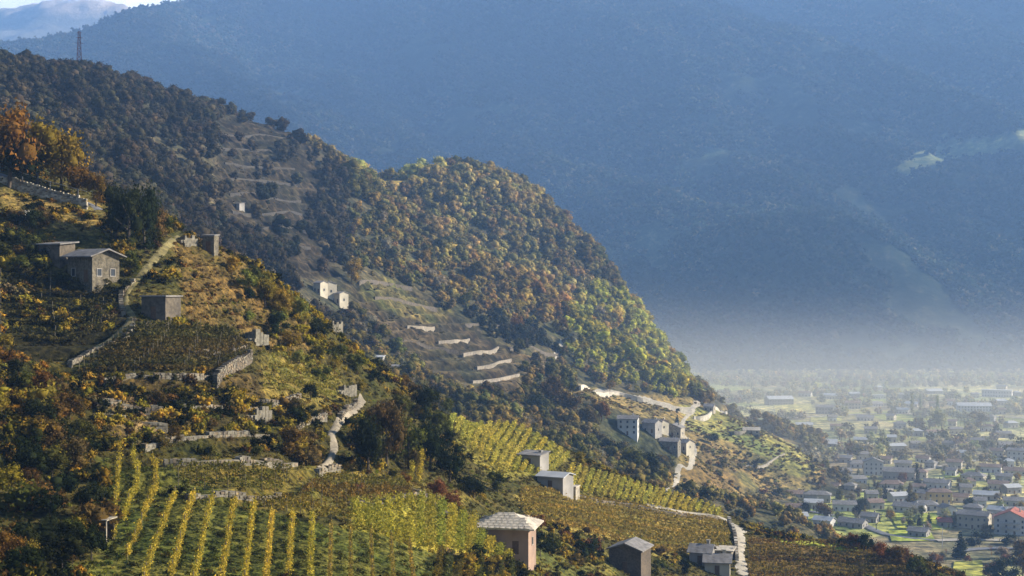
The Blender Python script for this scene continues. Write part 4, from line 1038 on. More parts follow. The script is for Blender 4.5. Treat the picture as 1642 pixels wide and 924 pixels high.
for (px, py, wpx, hpx, m1, m2, lb, yw, rt) in ((1122, 906, 34, 20, M_GREYW, M_SLATE, 'grey cottage with dark roof left of the pale lane, nearest the barn', -18, 'gable'), (1150, 922, 40, 20, M_CREAM, M_SLATE, 'cream cottage with grey roof beside the bottom of the pale lane', -10, 'gable'),
        (1160, 896, 26, 12, M_PALE, M_SLAB, 'small pale outhouse against the bright lane wall', -15, 'flat')):
    b = pick(px, py, NB); s = b.y / F
    house('cottage', lb, b, wpx * s, 5.5, hpx * s, RAD(yw), m1, m2, rt, 0.45, 0.5, chimney=rt == 'gable', land='the cottages by the lane')
b = pick(158, 866, NB)
sh = empty('vine_shelter', b, RAD(-10), 'dark open shelter with thin pale flat roof among the bushes at lower left', 'shelter')
MB().box(-1.5, 1.5, -1.2, 1.2, 2.15, 2.27).build('roof', M_PALE, sh); MB().box(-1.3, 1.2, 1.0, 1.12, -.3, 2.149).build('back_wall', M_WOOD, sh); MB().box(-1.42, -1.3, -1.0, 1.0, -.3, 2.149).build('side_wall', M_WOOD, sh)
for x in (-1.35, 1.35): MB().box(x - .06, x + .06, -1.12, -1.0, -.3, 2.149).build('post', M_PALE, sh)
# -- ruins and small structures
def ruin(px, py, w, h, yaw, lb, which=NB, mat=M_STONE):
    b = pick(px, py, which); o = empty('ruined_hut', b, RAD(yaw), lb, 'ruin'); q = MB(); n = 5
    for i in range(n):
        x = -w / 2 + w * i / n; hh = h * (0.35 + 0.65 * i / n + R.uniform(-.08, .08)); q.box(x, x + w / n - .01, -.25, .25, -1, hh, 0.03)
    for i in range(4):
        y = .27 + 3.0 * i / 4; q.box(w / 2 - .5, w / 2 - .02, y, y + .72, -1, h * R.uniform(.4, .95), .03)
    q.build('broken_wall', mat, o); q = MB()
    for i in range(16): x, y, s_ = R.uniform(-w * .7, w * .7), R.uniform(-1.6, -.4), R.uniform(.12, .3); q.box(x - s_, x + s_, y - s_, y + s_, -.3, s_ * 1.2, .06)
    tag(q.build('rubble', mat, o), kind='stuff'); LAND.append((px, py, 'the ' + lb.split(',')[0]))
ruin(397, 545, 4.2, 2.0, -30, 'ruined pale stone hut, right of the rust coloured slope')
ruin(545, 628, 2.6, 1.5, -35, 'broken pale wall stub, on the golden terraces')
ruin(408, 668, 1.3, 1.5, -30, 'small broken pillar of pale stone, at the end of the thin wall')
ruin(288, 388, 3.2, 1.4, -30, 'pale crumbling outcrop wall, at the top of the grassy lane')
ruin(528, 520, 2.2, 1.6, -30, 'small pale ruin, half hidden behind the yellow bushes')
ruin(35, 345, 1.2, 1.0, -10, 'bright white stone block, in the scrub under the hillside road', mat=M_WHITE)
for (px, py, wpx, hpx, m1, m2, lb, rt, yw) in ((600, 582, 28, 5, M_GREYW, M_WROOF, 'low shed with a long white roof in the trees at the centre', 'shed', -10), (628, 598, 22, 6, M_GREYW, M_SLATE, 'low grey roofed shed just below the long white roof', 'shed', -10)):
    b = pick(px, py) ; s = b.y / F
    house('garden_shed', lb, b, wpx * s, 4.0, hpx * s + 1, RAD(yw), m1, m2, rt, 0.15, 0.3, win=False, chimney=False, door=False, cat='shed', land=lb.split(' in ')[0].replace('low ', 'the low ', 1))
# -- white houses on the mid slope
for (px, py, wpx, hpx, lb, yw) in ((508, 470, 14, 16, 'grey white house at the left end of the three small mid slope houses', -30), (520, 472, 11, 17, 'narrow bright white house in the middle of the three mid slope houses', -60), (538, 486, 19, 15, 'bright white house at the right and lowest of the three mid slope houses', -40)):
    b = pick(px, py, MBV); s = b.y / F
    house('mid_slope_house', lb, b, wpx * s, 6.0, hpx * s, RAD(yw), M_CREAM, M_SLATE, 'gable', 0.3, 0.4, chimney=False, nwin=2, land='the white mid slope houses')
b = pick(378, 334, MBV); s = b.y / F
house('terrace_hut', 'tiny pale hut alone on the striped brown terraces', b, 5, 4.0, 2.2, RAD(-30), M_GREYW, M_SLATE, 'shed', 0.15, 0.3, win=False, chimney=False, cat='hut', land='the tiny terrace hut')
# -- hamlet on the spur
for (px, py, wpx, hpx, m1, m2, lb, rt, yw) in (
    (1006, 698, 32, 26, M_WHITE, M_SLATE, 'tall grey white house with dark openings at the left of the spur hamlet', 'gable', -12),
    (1040, 694, 24, 16, M_GREYW, M_SLATE, 'grey stone house in the middle of the spur hamlet', 'gable', -35),
    (1052, 690, 14, 12, M_CREAM, M_BROOF, 'small cream house tucked behind the middle of the spur hamlet', 'gable', -50),
    (1078, 700, 28, 14, M_PALE, M_SLATE, 'pale house with grey roof under the dark fir in the spur hamlet', 'gable_side', -25),
    (1072, 722, 30, 14, M_STONE, M_SLATE, 'low stone farm building at the front of the spur hamlet', 'gable', -20),
    (1092, 722, 20, 12, M_CREAM, M_SLATE, 'small cream barn beside the spur lane', 'gable', -40),
    (1205, 697, 26, 7, M_PALE, M_SLAB, 'long low pale building on the upper spur meadow', 'gable', -10),
    (1136, 660, 16, 8, M_PALE, M_SLATE, 'pale little house at the tip of the spur road', 'gable', -20)):
    b = pick(px, py, MBV); s = b.y / F
    house('hamlet_house', lb, b, wpx * s, 7.5, hpx * s, RAD(yw), m1, m2, rt, 0.4, 0.5, group='houses of the spur hamlet', land='the spur hamlet')
# -- valley houses
VH = [(1598,637,46,11,M_WHITE,M_WROOF,'flat','long white industrial hall at the far right of the valley'),(1563,660,52,9,M_WHITE,M_WROOF,'gable','long low white hall behind the grey valley trees on the right'),
 (1253,650,42,10,M_GREYW,M_WROOF,'gable','pale blue grey hall on the left edge of the valley'),(1368,656,24,10,M_CREAM,M_BROOF,'gable','cream house at the far side of the valley left of centre'),(1322,664,28,11,M_GREYW,M_SLATE,'gable','dark gabled barn at the edge of the pale yellow field'),
 (1315,718,52,7,M_GREYW,M_WROOF,'gable','long grey shed just right of the spur tip'),(1440,724,28,9,M_GREYW,M_WROOF,'gable','pale roofed shed in the dense grey trees mid valley'),(1401,762,30,21,M_WHITE,M_SLATE,'gable_side','tall white gabled house in the middle of the village'),
 (1352,770,32,14,M_CREAM,M_SLATE,'gable','cream house left of the tall white gabled house'),(1376,777,30,9,M_WHITE,M_SLATE,'gable','low white house in front of the tall white gabled house'),(1441,770,50,13,M_GREYW,M_SLATE,'gable','wide grey roofed building right of the tall white gabled house'),(1500,784,40,10,M_WHITE,M_SLATE,'gable','grey roofed house with white front above the ochre house'),
 (1507,808,38,18,M_YELW,M_BROOF,'hip','ochre yellow house with brown hipped roof'),(1530,752,22,11,M_CREAM,M_BROOF,'gable','small cream house left of the bright green field'),(1588,758,32,9,M_WHITE,M_BROOF,'gable','white house with brown roof right of the bright green field'),
 (1630,738,30,15,M_WHITE,M_SLATE,'gable','pale two storey house at the right edge above the fields'),(1276,800,26,8,M_WHITE,M_BROOF,'gable','low white house at the foot of the spur'),(1310,806,42,12,M_GREYW,M_SLATE,'hip','wide dark roofed house at the foot of the spur'),
 (1355,820,36,11,M_WHITE,M_SLATE,'gable','white house with slate roof by the narrow green plot'),(1407,817,24,11,M_CREAM,M_BROOF,'gable','cream cottage above the bright field'),(1455,822,48,9,M_WHITE,M_SLATE,'gable','long dark roofed house with white front above the bright field'),
 (1524,826,22,11,M_WHITE,M_SLATE,'gable_side','little white gabled house right of the bright field'),(1559,848,48,22,M_CREAM,M_SLATE,'gable','long cream grey two storey house left of the red roofed house'),(1516,846,20,9,M_GREYW,M_RROOF,'gable','small reddish roofed shed beside the bright field'),
 (1207,834,32,15,M_WHITE,M_SLATE,'gable_side','grey white house just behind the end of the yellow vine strip'),(1240,830,26,10,M_CREAM,M_BROOF,'gable','brown roofed cottage right of the grey white house'),(1600,786,30,10,M_CREAM,M_BROOF,'gable','cream house with brown roof at the right above the red roofed house'),
 (1448,752,26,9,M_CREAM,M_SLATE,'gable','cream house behind the wide grey roofed building'),(1470,862,30,10,M_GREYW,M_SLATE,'gable','grey shed at the front edge of the bright field'),(1392,838,26,10,M_GREYW,M_SLATE,'gable','grey house between the green plot and bright field'),
 (1290,688,26,7,M_WHITE,M_WROOF,'gable','white shed between the yellow field and the grey shed'),(1500,700,24,7,M_WHITE,M_BROOF,'gable','small white house with brown roof among grey trees'),(1570,714,26,8,M_CREAM,M_SLATE,'gable','cream house below the trees on the right'),
 (1380,712,22,7,M_GREYW,M_WROOF,'gable','pale roofed barn right of the long grey shed'),(1610,702,22,7,M_GREYW,M_SLATE,'gable','grey house high on the right above the pale two storey house'),(1446,664,20,7,M_WHITE,M_WROOF,'gable','small white block on the far valley road'),
 (1498,655,16,8,M_CREAM,M_BROOF,'gable','tiny cream house by the yellow poplars'),(1524,650,14,7,M_WHITE,M_BROOF,'gable','tiny white house right of the yellow poplars'),(1410,640,22,6,M_WHITE,M_WROOF,'flat','small white hall at the far side of the valley'),
 (1332,640,22,6,M_CREAM,M_WROOF,'gable','small cream barn at the far left of the valley'),(1290,636,20,6,M_WHITE,M_BROOF,'gable','tiny white house behind the yellow field'),(1500,632,26,5,M_GREYW,M_WROOF,'gable','thin grey hall near the mountain foot'),
 (1332,788,24,9,M_CREAM,M_BROOF,'gable','brown roofed house between the dark roof and the cream house'),(1540,806,22,9,M_WHITE,M_BROOF,'gable','white cottage right of the ochre house'),(1626,812,30,9,M_CREAM,M_SLATE,'gable','slate roofed house just above the red roofed house'),
 (1418,744,20,8,M_CREAM,M_BROOF,'gable','small brown roofed house above right of the tall white gable'),(1352,742,24,8,M_GREYW,M_SLATE,'gable','grey house above the cream house in the village'),(1478,742,20,7,M_WHITE,M_BROOF,'gable','tiny white house left of the small cream house')]
def where(px, py):
    bx = min(LAND, key=lambda l: (l[0] - px) ** 2 + ((l[1] - py) * 1.6) ** 2); dx, dy = px - bx[0], py - bx[1]
    if abs(dx) > abs(dy) * 1.5: s = 'left of' if dx < 0 else 'right of'
    elif dy > 0: s = 'below and left of' if dx < 0 else 'below and right of'
    else: s = 'above and left of' if dx < 0 else 'above and right of'
    return s + ' ' + bx[2]
rq = random.Random(5); tries = 0; VX = []
while len(VX) < 62 and tries < 4000:
    tries += 1; px = rq.uniform(1262, 1642); py = 625 + 225 * rq.uniform(0, 1) ** 0.8
    if px < 1330 and 640 < py < 775: continue
    if any(abs(px - v[0]) < 26 and abs(py - v[1]) < 10 for v in VH + VX): continue
    if 1424 < px < 1515 and 822 < py < 870: continue
    m1, a1 = rq.choice([(M_WHITE, 'white'), (M_CREAM, 'cream'), (M_GREYW, 'grey'), (M_CREAM, 'cream')]); m2, a2 = rq.choice([(M_SLATE, 'grey'), (M_BROOF, 'brown'), (M_SLATE, 'grey'), (M_WROOF, 'pale')])
    k = 0.45 + 0.55 * (py - 600) / 250; sz = rq.choice([('small ', 20), ('', 30), ('long ', 42)])
    VX.append((px, py, sz[1] * k, (12 if sz[1] < 42 else 9) * k, m1, m2, rq.choice(['gable', 'gable', 'hip']), (sz[0], a1, a2)))
for (px, py, wpx, hpx, m1, m2, rt, lb) in VH:
    b = pick(px, py, FB); s = b.y / F
    house('industrial_hall' if 'hall' in lb else 'village_house', lb, b, wpx * s, min(max(8.0, wpx * s * 0.55), 14), hpx * s, RAD(R.choice([-32, -24, -15, -8, 12])), m1, m2, rt, 0.4, 0.6, sidewin=2, cat='building' if ('hall' in lb or 'shed' in lb or 'barn' in lb) else 'house', land='the ' + lb.split(' at the')[0].split(' with ')[0])
used_ = {}; tmpx = list(LAND)
for v_ in VX:
    l_ = '%s%s house with %s roof %s' % (v_[7][0], v_[7][1], v_[7][2], where(v_[0], v_[1])); l_ = ' '.join(l_.split()[:16])
    used_.setdefault(l_, []).append(v_)
for l_, vs_ in used_.items():
    vs_.sort(key=lambda v: v[0])
    for k_, v_ in enumerate(vs_):
        lb2 = l_ if len(vs_) == 1 else ' '.join(((('left', 'right')[k_] if len(vs_) == 2 else ORD[k_] + ' from left') + ' ' + l_).split()[:16])
        b = pick(v_[0], v_[1], FB); s = b.y / F
        house('village_house', lb2, b, v_[2] * s, min(max(7.5, v_[2] * s * 0.6), 12), v_[3] * s, RAD(rq.choice([-35, -24, -12, 0, 15])), v_[4], v_[5], v_[6], 0.42, 0.6, sidewin=2, group='houses of the valley village')
LAND[:] = tmpx; VH += [v + ('',) for v in VX]
b = pick(1620, 858, FB); s = b.y / F
house('village_house', 'large white house with red tiled roof at the right edge', b, 50 * s, 15, 27 * s, RAD(-28), M_WHITE, M_RROOF, 'gable_side', 0.45, 0.7, floors=3, nwin=4, sidewin=4, balcony=True, land='the large red roofed house')
# ================================================================= MAST AND POLES
def mast(base, H, bw, tw, label):
    o = empty('lattice_mast', base, RAD(20), label, 'mast')
    n = 8
    for sx, sy in ((-1, -1), (1, -1), (1, 1), (-1, 1)): MB().bar((sx * bw / 2, sy * bw / 2, -2), (sx * tw / 2, sy * tw / 2, H), 0.26, 0.2, 4).build('leg', M_RUST, o)
    for i in range(n):
        z0 = H * i / n; z1 = H * (i + 1) / n; a = bw + (tw - bw) * i / n; c = bw + (tw - bw) * (i + 1) / n; a /= 2; c /= 2
        q = MB(); P0 = [(-a, -a), (a, -a), (a, a), (-a, a)]; P1 = [(-c, -c), (c, -c), (c, c), (-c, c)]
        for k in range(4):
            j = (k + 1) % 4; q.bar((*P0[k], z0), (*P1[j], z1), .13, n=3); q.bar((*P0[j], z0), (*P1[k], z1), .13, n=3); q.bar((*P1[k], z1), (*P1[j], z1), .13, n=3)
        q.build('bracing', M_RUST, o)
    for z, L in ((H * 0.74, 2.6), (H * 0.86, 2.2), (H * 0.97, 1.6)): MB().box(-L, L, -.12, .12, z, z + .25).build('cross_arm', M_RUST, o)
    MB().bar((0, 0, H - 0.5), (0, 0, H + 3), 0.07, n=4).build('antenna', M_RUST, o)
mx_, my_, mz_ = unproj(127, 88, 905); mz_ = ground_z(mx_, my_, MBV) + 2.5
mast((mx_, my_, mz_), 29.0, 3.8, 1.3, 'dark red lattice mast on the ridge top at upper left')
for px, py, lb in ((1511, 878, 'utility pole at the front edge of the bright field'), (1584, 740, 'utility pole right of centre among the village roofs'), (1464, 800, 'utility pole above the long dark roofed house'), (1290, 762, 'utility pole at the foot of the spur meadow')):
    b = pick(px, py, FB); o = empty('utility_pole', b, 0.3, lb, 'utility pole'); MB().bar((0, 0, -.5), (0, 0, 10), .22, .14, 5).build('pole', M_GREYM, o); MB().box(-1.2, 1.2, -.08, .08, 9.0, 9.2).build('cross_arm', M_GREYM, o)

# ================================================================= TREES
def where(px, py):
    bx = min(LAND, key=lambda l: (l[0] - px) ** 2 + ((l[1] - py) * 1.6) ** 2); dx, dy = px - bx[0], py - bx[1]
    if abs(dx) > abs(dy) * 1.5: s = 'left of' if dx < 0 else 'right of'
    elif dy > 0: s = 'below and left of' if dx < 0 else 'below and right of'
    else: s = 'above and left of' if dx < 0 else 'above and right of'
    return s + ' ' + bx[2]
CN = [((0.24,0.17,0.03), 'golden'), ((0.16,0.085,0.025), 'orange'), ((0.022,0.028,0.012), 'dark green'), ((0.11,0.075,0.03), 'brown'), ((0.085,0.085,0.022), 'olive'), ((0.20,0.21,0.05), 'yellow green'), ((0.27,0.24,0.18), 'grey'), ((0.16,0.07,0.035), 'rust red'), ((0.32,0.33,0.18), 'pale green')]
COLN = {n: c for c, n in CN}
KN = {'round': 'broad tree', 'column': 'slim poplar', 'cone': 'fir tree', 'bush': 'bush', 'bare': 'leafless tree'}
PEND = []
def ptree(px, py, hpx, kind, cname, which=NB, group=None, label=None, wid=1.0, far=False):
    b = pick(px, py, which)
    if b is None: return
    PEND.append((b, hpx * b.y / F, kind, cname, px, py, group, label, wid, far, hpx))
for a in [  # hand placed near trees: foot x, foot y, height, kind, colour, label
 (15, 300, 165, 'round', 'orange', 'tallest golden orange tree at the left edge above the hillside road', 0.75), (60, 296, 125, 'round', 'golden', 'golden tree second from the left above the hillside road', 0.85), (98, 306, 105, 'round', 'golden', 'golden brown tree third from the left above the hillside road', 0.9),
 (125, 318, 70, 'round', 'orange', 'orange tree at the right end of the clump above the road', 0.9), (154, 332, 60, 'round', 'orange', 'small bright orange tree left of the tall dark trees', 0.7), (36, 302, 90, 'round', 'dark green', 'dark tree in front of the golden trees above the road', 0.9),
 (206, 402, 128, 'round', 'dark green', 'tallest dark green tree above the stone farmhouse', 0.6), (232, 398, 118, 'round', 'dark green', 'dark tree with brown top right of the tallest dark tree', 0.55), (186, 380, 90, 'round', 'dark green', 'shorter dark tree at the left of the dark trees', 0.6), (250, 388, 60, 'round', 'brown', 'small brown tree right of the dark trees', 0.8),
 (96, 462, 30, 'round', 'dark green', 'dark tree against the front wall of the stone farmhouse', 1.1), (66, 448, 34, 'round', 'dark green', 'dark tree in front of the long lean-to shed', 1.2), (30, 440, 34, 'round', 'olive', 'olive tree at the left end of the lean-to shed', 1.2), (200, 470, 26, 'round', 'dark green', 'dark tree between the farmhouse and the flat roofed hut', 1.2), (262, 372, 34, 'round', 'olive', 'olive tree on the crest right of the dark trees', 1.1), (330, 372, 16, 'round', 'dark green', 'dark round tree touching the narrow tower hut', 1.0),
 (372, 440, 32, 'round', 'golden', 'golden tree on the crest below the narrow tower hut', 1.1), (395, 470, 44, 'round', 'yellow green', 'yellow green tree leftmost of the yellow trees on the crest', 1.0), (425, 492, 56, 'round', 'golden', 'tall golden tree in the yellow trees on the crest', 0.9), (455, 505, 56, 'round', 'golden', 'bright golden tree in the middle of the yellow trees', 0.9),
 (480, 522, 50, 'round', 'yellow green', 'yellow green tree towards the right of the yellow trees', 1.0), (508, 545, 40, 'round', 'dark green', 'dark green tree at the right end of the yellow trees', 1.1), (440, 540, 44, 'round', 'dark green', 'dark green tree below the tall golden tree', 1.0), (468, 560, 36, 'round', 'golden', 'short golden tree at the foot of the yellow trees', 1.1), (540, 580, 36, 'round', 'olive', 'olive tree on the crest below the yellow trees', 1.2), (572, 600, 36, 'round', 'olive', 'olive tree left of the long white roof', 1.2),
 (590, 758, 110, 'round', 'dark green', 'big dark tree right of the footpath', 0.75), (600, 704, 54, 'round', 'brown', 'brown tree between the footpath and the big dark trees', 0.9), (620, 742, 104, 'round', 'brown', 'tall brown tree second in the dark grove right of the footpath', 0.75), (655, 752, 96, 'round', 'olive', 'olive tree in the middle of the dark grove', 0.8),
 (690, 752, 92, 'round', 'dark green', 'dark green tree at the right of the dark grove', 0.8), (722, 775, 70, 'round', 'dark green', 'dark tree at the lower right end of the grove', 0.9), (680, 682, 66, 'round', 'dark green', 'dark round headed tree left of the bright yellow vineyard', 0.85), (640, 672, 50, 'round', 'olive', 'olive tree above the dark grove', 1.0), (702, 700, 44, 'round', 'olive', 'small olive tree at the left corner of the yellow vineyard', 1.0),
 (494, 746, 48, 'bush', 'brown', 'big brown bush in the hollow left of the footpath', 1.0), (575, 790, 24, 'bush', 'rust red', 'reddish bush below the big dark trees', 1.2), (650, 785, 34, 'round', 'orange', 'bright orange small tree beside the two yellow rows', 0.8), (700, 800, 40, 'round', 'rust red', 'rust red tree right of the two yellow rows', 1.0), (725, 815, 34, 'round', 'rust red', 'second rust red tree nearer the slanting dark wall', 1.0),
 (760, 800, 48, 'round', 'dark green', 'dark green tree behind the pink house roof', 1.0), (768, 896, 34, 'bush', 'dark green', 'dark bush against the left half of the pink house', 1.1), (790, 902, 20, 'bush', 'golden', 'golden bush in front of the pink house', 1.3), (798, 792, 40, 'round', 'olive', 'olive tree just above the pink house roof', 1.1), (866, 892, 46, 'round', 'dark green', 'dark tree against the right wall of the pink house', 0.9), (888, 884, 30, 'bush', 'olive', 'olive bush right of the pink house', 1.2), (945, 888, 34, 'bush', 'dark green', 'dark round bush between the pink house and the barn', 1.3), (925, 905, 26, 'bush', 'brown', 'brown bush left of the dark barn', 1.2),
 (650, 608, 36, 'round', 'orange', 'orange round tree right of the long white roof', 0.95), (690, 616, 36, 'round', 'dark green', 'dark tree right of the orange round tree', 1.0), (668, 612, 26, 'round', 'brown', 'brown tree between the orange and the dark tree', 1.0), (715, 640, 32, 'round', 'olive', 'olive tree above the left corner of the yellow vineyard', 1.0),
 (930, 748, 26, 'round', 'golden', 'golden tree at the start of the yellow vine strip', 1.0), (284, 796, 26, 'bush', 'dark green', 'round dark bush above the golden vine rows', 1.1), (1100, 924, 30, 'round', 'dark green', 'dark tree left of the cottages by the lane', 1.0), (1060, 915, 26, 'bush', 'olive', 'olive bush right of the barn', 1.2),
 (1386, 886, 34, 'round', 'dark green', 'dark tree at the end of the green strip at bottom right', 1.0), (1412, 902, 36, 'round', 'rust red', 'rust red tree behind the rust brown vineyard', 1.0), (1440, 912, 38, 'round', 'brown', 'brown tree at the right end of the rust brown vineyard', 1.0), (1468, 924, 36, 'round', 'olive', 'olive tree at the lower right corner of the rust vineyard', 1.0), (1360, 872, 18, 'bush', 'rust red', 'rust bush on the green strip', 1.3), (1330, 864, 14, 'bush', 'brown', 'brown bush on the crest of the green strip', 1.4)]:
    ptree(a[0], a[1], a[2], a[3], a[4], NB, None, a[5], a[6])
for a in [(1540, 896, 46, 'cone', 'dark green', 'large dark fir in the valley at the lower right', 1.0), (1610, 940, 52, 'round', 'dark green', 'dark tree cut by the bottom edge at the right', 1.1), (1590, 932, 36, 'round', 'rust red', 'rust tree by the dark tree at the bottom right', 1.0), (1640, 925, 40, 'round', 'orange', 'orange tree at the bottom right corner', 1.0), (1420, 800, 26, 'cone', 'dark green', 'small dark fir left of the long dark roofed house', 0.9), (1470, 776, 34, 'column', 'dark green', 'dark cypress right of the wide grey roofed building', 0.9),
          (1448, 778, 22, 'round', 'rust red', 'rust red tree in front of the wide grey roofed building', 1.0), (1294, 826, 26, 'round', 'dark green', 'dark tree in front of the wide dark roofed house', 1.1), (1322, 834, 36, 'round', 'brown', 'brown tree left of the narrow green plot', 1.0), (1374, 842, 34, 'bare', 'grey', 'leafless grey tree right of the narrow green plot', 1.0), (1405, 852, 40, 'bare', 'grey', 'large leafless tree left of the bright field', 1.1),
          (1503, 668, 34, 'column', 'yellow green', 'left yellow green poplar at the far side of the valley', 0.9), (1462, 664, 34, 'column', 'yellow green', 'yellow green poplar left of the others across the valley', 0.9), (1476, 662, 30, 'column', 'pale green', 'pale poplar between the yellow green ones', 0.8), (1510, 690, 40, 'round', 'pale green', 'large pale rounded tree right of the yellow poplars', 1.1), (1572, 692, 36, 'round', 'grey', 'broad grey tree on a clear trunk at the right', 1.3),
          (1230, 690, 24, 'round', 'dark green', 'dark clump of foliage behind the upper spur meadow', 1.5), (1640, 905, 46, 'round', 'brown', 'brown tree right of the large red roofed house', 0.9), (1575, 866, 20, 'bush', 'dark green', 'dark hedge bush in front of the red roofed house', 1.3)]:
    ptree(a[0], a[1], a[2], a[3], a[4], FB, None, a[5], a[6])
for a in [(1086, 684, 20, 'cone', 'dark green', 'dark fir standing over the pale hamlet house', 0.9), (880, 650, 58, 'round', 'brown', 'big brown tree in the gully under the wooded hill', 1.0), (912, 672, 54, 'round', 'brown', 'big brown tree right in the gully under the hill', 1.0), (940, 690, 46, 'round', 'brown', 'brown tree left of the spur hamlet', 1.0), (965, 676, 40, 'round', 'orange', 'orange brown tree left of the tall hamlet house', 0.9), (862, 668, 44, 'round', 'dark green', 'dark tree low in the gully', 1.0), (900, 640, 34, 'round', 'olive', 'olive tree high in the gully', 1.0),
          (980, 740, 44, 'round', 'dark green', 'dark tree under the tall hamlet house', 1.1), (1012, 762, 48, 'round', 'olive', 'largest olive tree below the spur hamlet', 1.1), (1040, 768, 46, 'round', 'dark green', 'dark rounded tree below the spur hamlet', 1.1), (1060, 752, 30, 'round', 'brown', 'brown tree left of the spur lane', 1.1), (1140, 712, 22, 'round', 'dark green', 'dark round bush tree on the spur meadow', 1.5), (1120, 798, 24, 'bush', 'dark green', 'dark hedge at the bottom of the spur meadow', 2.2), (1155, 802, 24, 'bush', 'dark green', 'right end of the dark hedge below the spur meadow', 2.2),
          (1210, 752, 16, 'round', 'dark green', 'small dark tree in the middle of the spur meadow', 1.3), (1246, 800, 22, 'round', 'dark green', 'dark tree at the foot of the spur meadow', 1.2), (1066, 634, 26, 'cone', 'dark green', 'dark fir at the upper edge of the bright road wall', 0.9), (978, 628, 22, 'round', 'golden', 'golden tree at the upper edge of the spur road', 1.0), (141, 88, 12, 'round', 'dark green', 'dark tree beside the lattice mast on the ridge', 1.3), (152, 92, 10, 'round', 'olive', 'olive tree right of the lattice mast on the ridge', 1.5), (345, 162, 14, 'column', 'grey', 'thin tree standing up from the ridge line', 0.8), (383, 170, 12, 'column', 'olive', 'second thin tree standing up from the ridge line', 0.9)]:
    ptree(a[0], a[1], a[2], a[3], a[4], MBV, None, a[5], a[6])
rr = random.Random(99)
def rnd_trees(n, poly, h0, h1, kinds, cols, which, group, wid=(0.8, 1.2), far=False, mh=None):
    xs = [p[0] for p in poly]; ys = [p[1] for p in poly]; k = 0; tries = 0
    while k < n and tries < n * 30:
        tries += 1; x = rr.uniform(min(xs), max(xs)); y = rr.uniform(min(ys), max(ys))
        if not in_poly(np.array([x]), np.array([y]), poly)[0]: continue
        if any(seg_dist(np.array([x]), np.array([y]), ln)[0] < (30 if k_ == 'track_mid' and y > ln[0][1] else 8) for k_, ln in ROADS.items()): continue
        if which is NB and any(in_poly(np.array([x]), np.array([y]), c)[0] for c in CLEAR): continue
        if which is MBV and group.startswith('bare') and in_poly(np.array([x]), np.array([y]), Z_TERR_MID)[0] and x > 640: continue
        if which is FB and any(abs(x - v[0]) < v[2] * 0.5 and -4 < y - v[1] < 9 for v in VH): continue
        b = pick(x, y, which)
        if b is None or (which is FB and (pick(x, y) - b).length > 1): continue
        hm = rr.uniform(h0, h1); ptree(x, y, hm * F / b.y, rr.choice(kinds), rr.choice(cols), which, group, None, rr.uniform(*wid), far); k += 1
rnd_trees(70, [(0,560),(90,590),(150,700),(190,740),(175,924),(0,940)], 2.2, 4.6, ['round', 'round', 'bush'], ['golden', 'dark green', 'olive', 'brown', 'dark green', 'orange', 'dark green'], NB, 'autumn trees at the lower left')
rnd_trees(26, [(0,345),(90,370),(80,440),(0,440)], 2.0, 4.0, ['round', 'bush'], ['dark green', 'brown', 'dark green', 'olive'], NB, 'dark trees by the farmhouse')
rnd_trees(16, [(190,395),(260,380),(230,440),(195,460)], 1.5, 3.5, ['round', 'bush'], ['dark green', 'olive', 'golden'], NB, 'trees beside the grassy lane')
rnd_trees(40, [(420,640),(700,640),(740,780),(600,790),(430,730)], 2.0, 4.6, ['round', 'bush'], ['dark green', 'brown', 'olive', 'golden'], NB, 'trees around the footpath')
rnd_trees(30, [(380,430),(520,520),(640,640),(560,660),(400,520)], 1.6, 3.8, ['round', 'bush'], ['golden', 'yellow green', 'olive', 'dark green'], NB, 'yellow trees along the crest')
rnd_trees(22, [(840,830),(960,862),(1090,895),(1190,910),(1190,924),(840,924)], 1.6, 3.6, ['bush', 'round'], ['dark green', 'brown', 'rust red', 'olive'], NB, 'bushes below the brown vineyard')
rnd_trees(24, [(150,610),(420,680),(420,740),(180,740)], 1.2, 2.8, ['bush', 'round'], ['brown', 'dark green', 'orange', 'olive'], NB, 'bushes on the abandoned terraces')
rnd_trees(18, [(1380,876),(1500,924),(1400,924),(1340,868)], 2.5, 5.0, ['round', 'bush'], ['rust red', 'brown', 'dark green', 'olive'], NB, 'autumn trees at the right end of the knoll')
rnd_trees(34, [(600,330),(900,400),(1000,560),(960,600),(700,500),(560,460)], 10, 14, ['round'], ['olive', 'orange', 'golden', 'grey'], MBV, 'tall trees standing out of the hill wood', (0.8, 1.1))
rnd_trees(60, [(560,480),(640,560),(700,620),(860,650),(960,700),(1080,790),(980,780),(700,660),(560,590)], 4, 9, ['round', 'bare', 'round'], ['grey', 'brown', 'dark green', 'brown', 'grey'], MBV, 'bare and brown trees in the gully')
rnd_trees(34, Z_SPUR, 2.0, 4.5, ['bush', 'round'], ['olive', 'dark green', 'rust red', 'golden'], MBV, 'bushes scattered on the spur meadow')
rnd_trees(120, [(1330,690),(1642,680),(1642,760),(1480,745),(1340,745),(1330,700)], 7, 13, ['round', 'round', 'bare', 'bare'], ['grey', 'grey', 'olive', 'pale green', 'brown'], FB, 'grey autumn trees in the middle of the valley', (0.9, 1.3), True)
rnd_trees(130, [(1260,745),(1642,745),(1642,860),(1500,860),(1300,835),(1260,815)], 4, 9, ['round', 'bare', 'round', 'cone'], ['grey', 'olive', 'grey', 'pale green', 'dark green', 'brown', 'golden'], FB, 'garden trees among the village houses', (0.8, 1.2))
rnd_trees(24, [(1480,862),(1642,862),(1660,924),(1500,924)], 4, 8, ['round', 'bare', 'bush'], ['dark green', 'grey', 'rust red', 'olive'], FB, 'trees in the nearest part of the valley')
lab = {}
rows_ = []
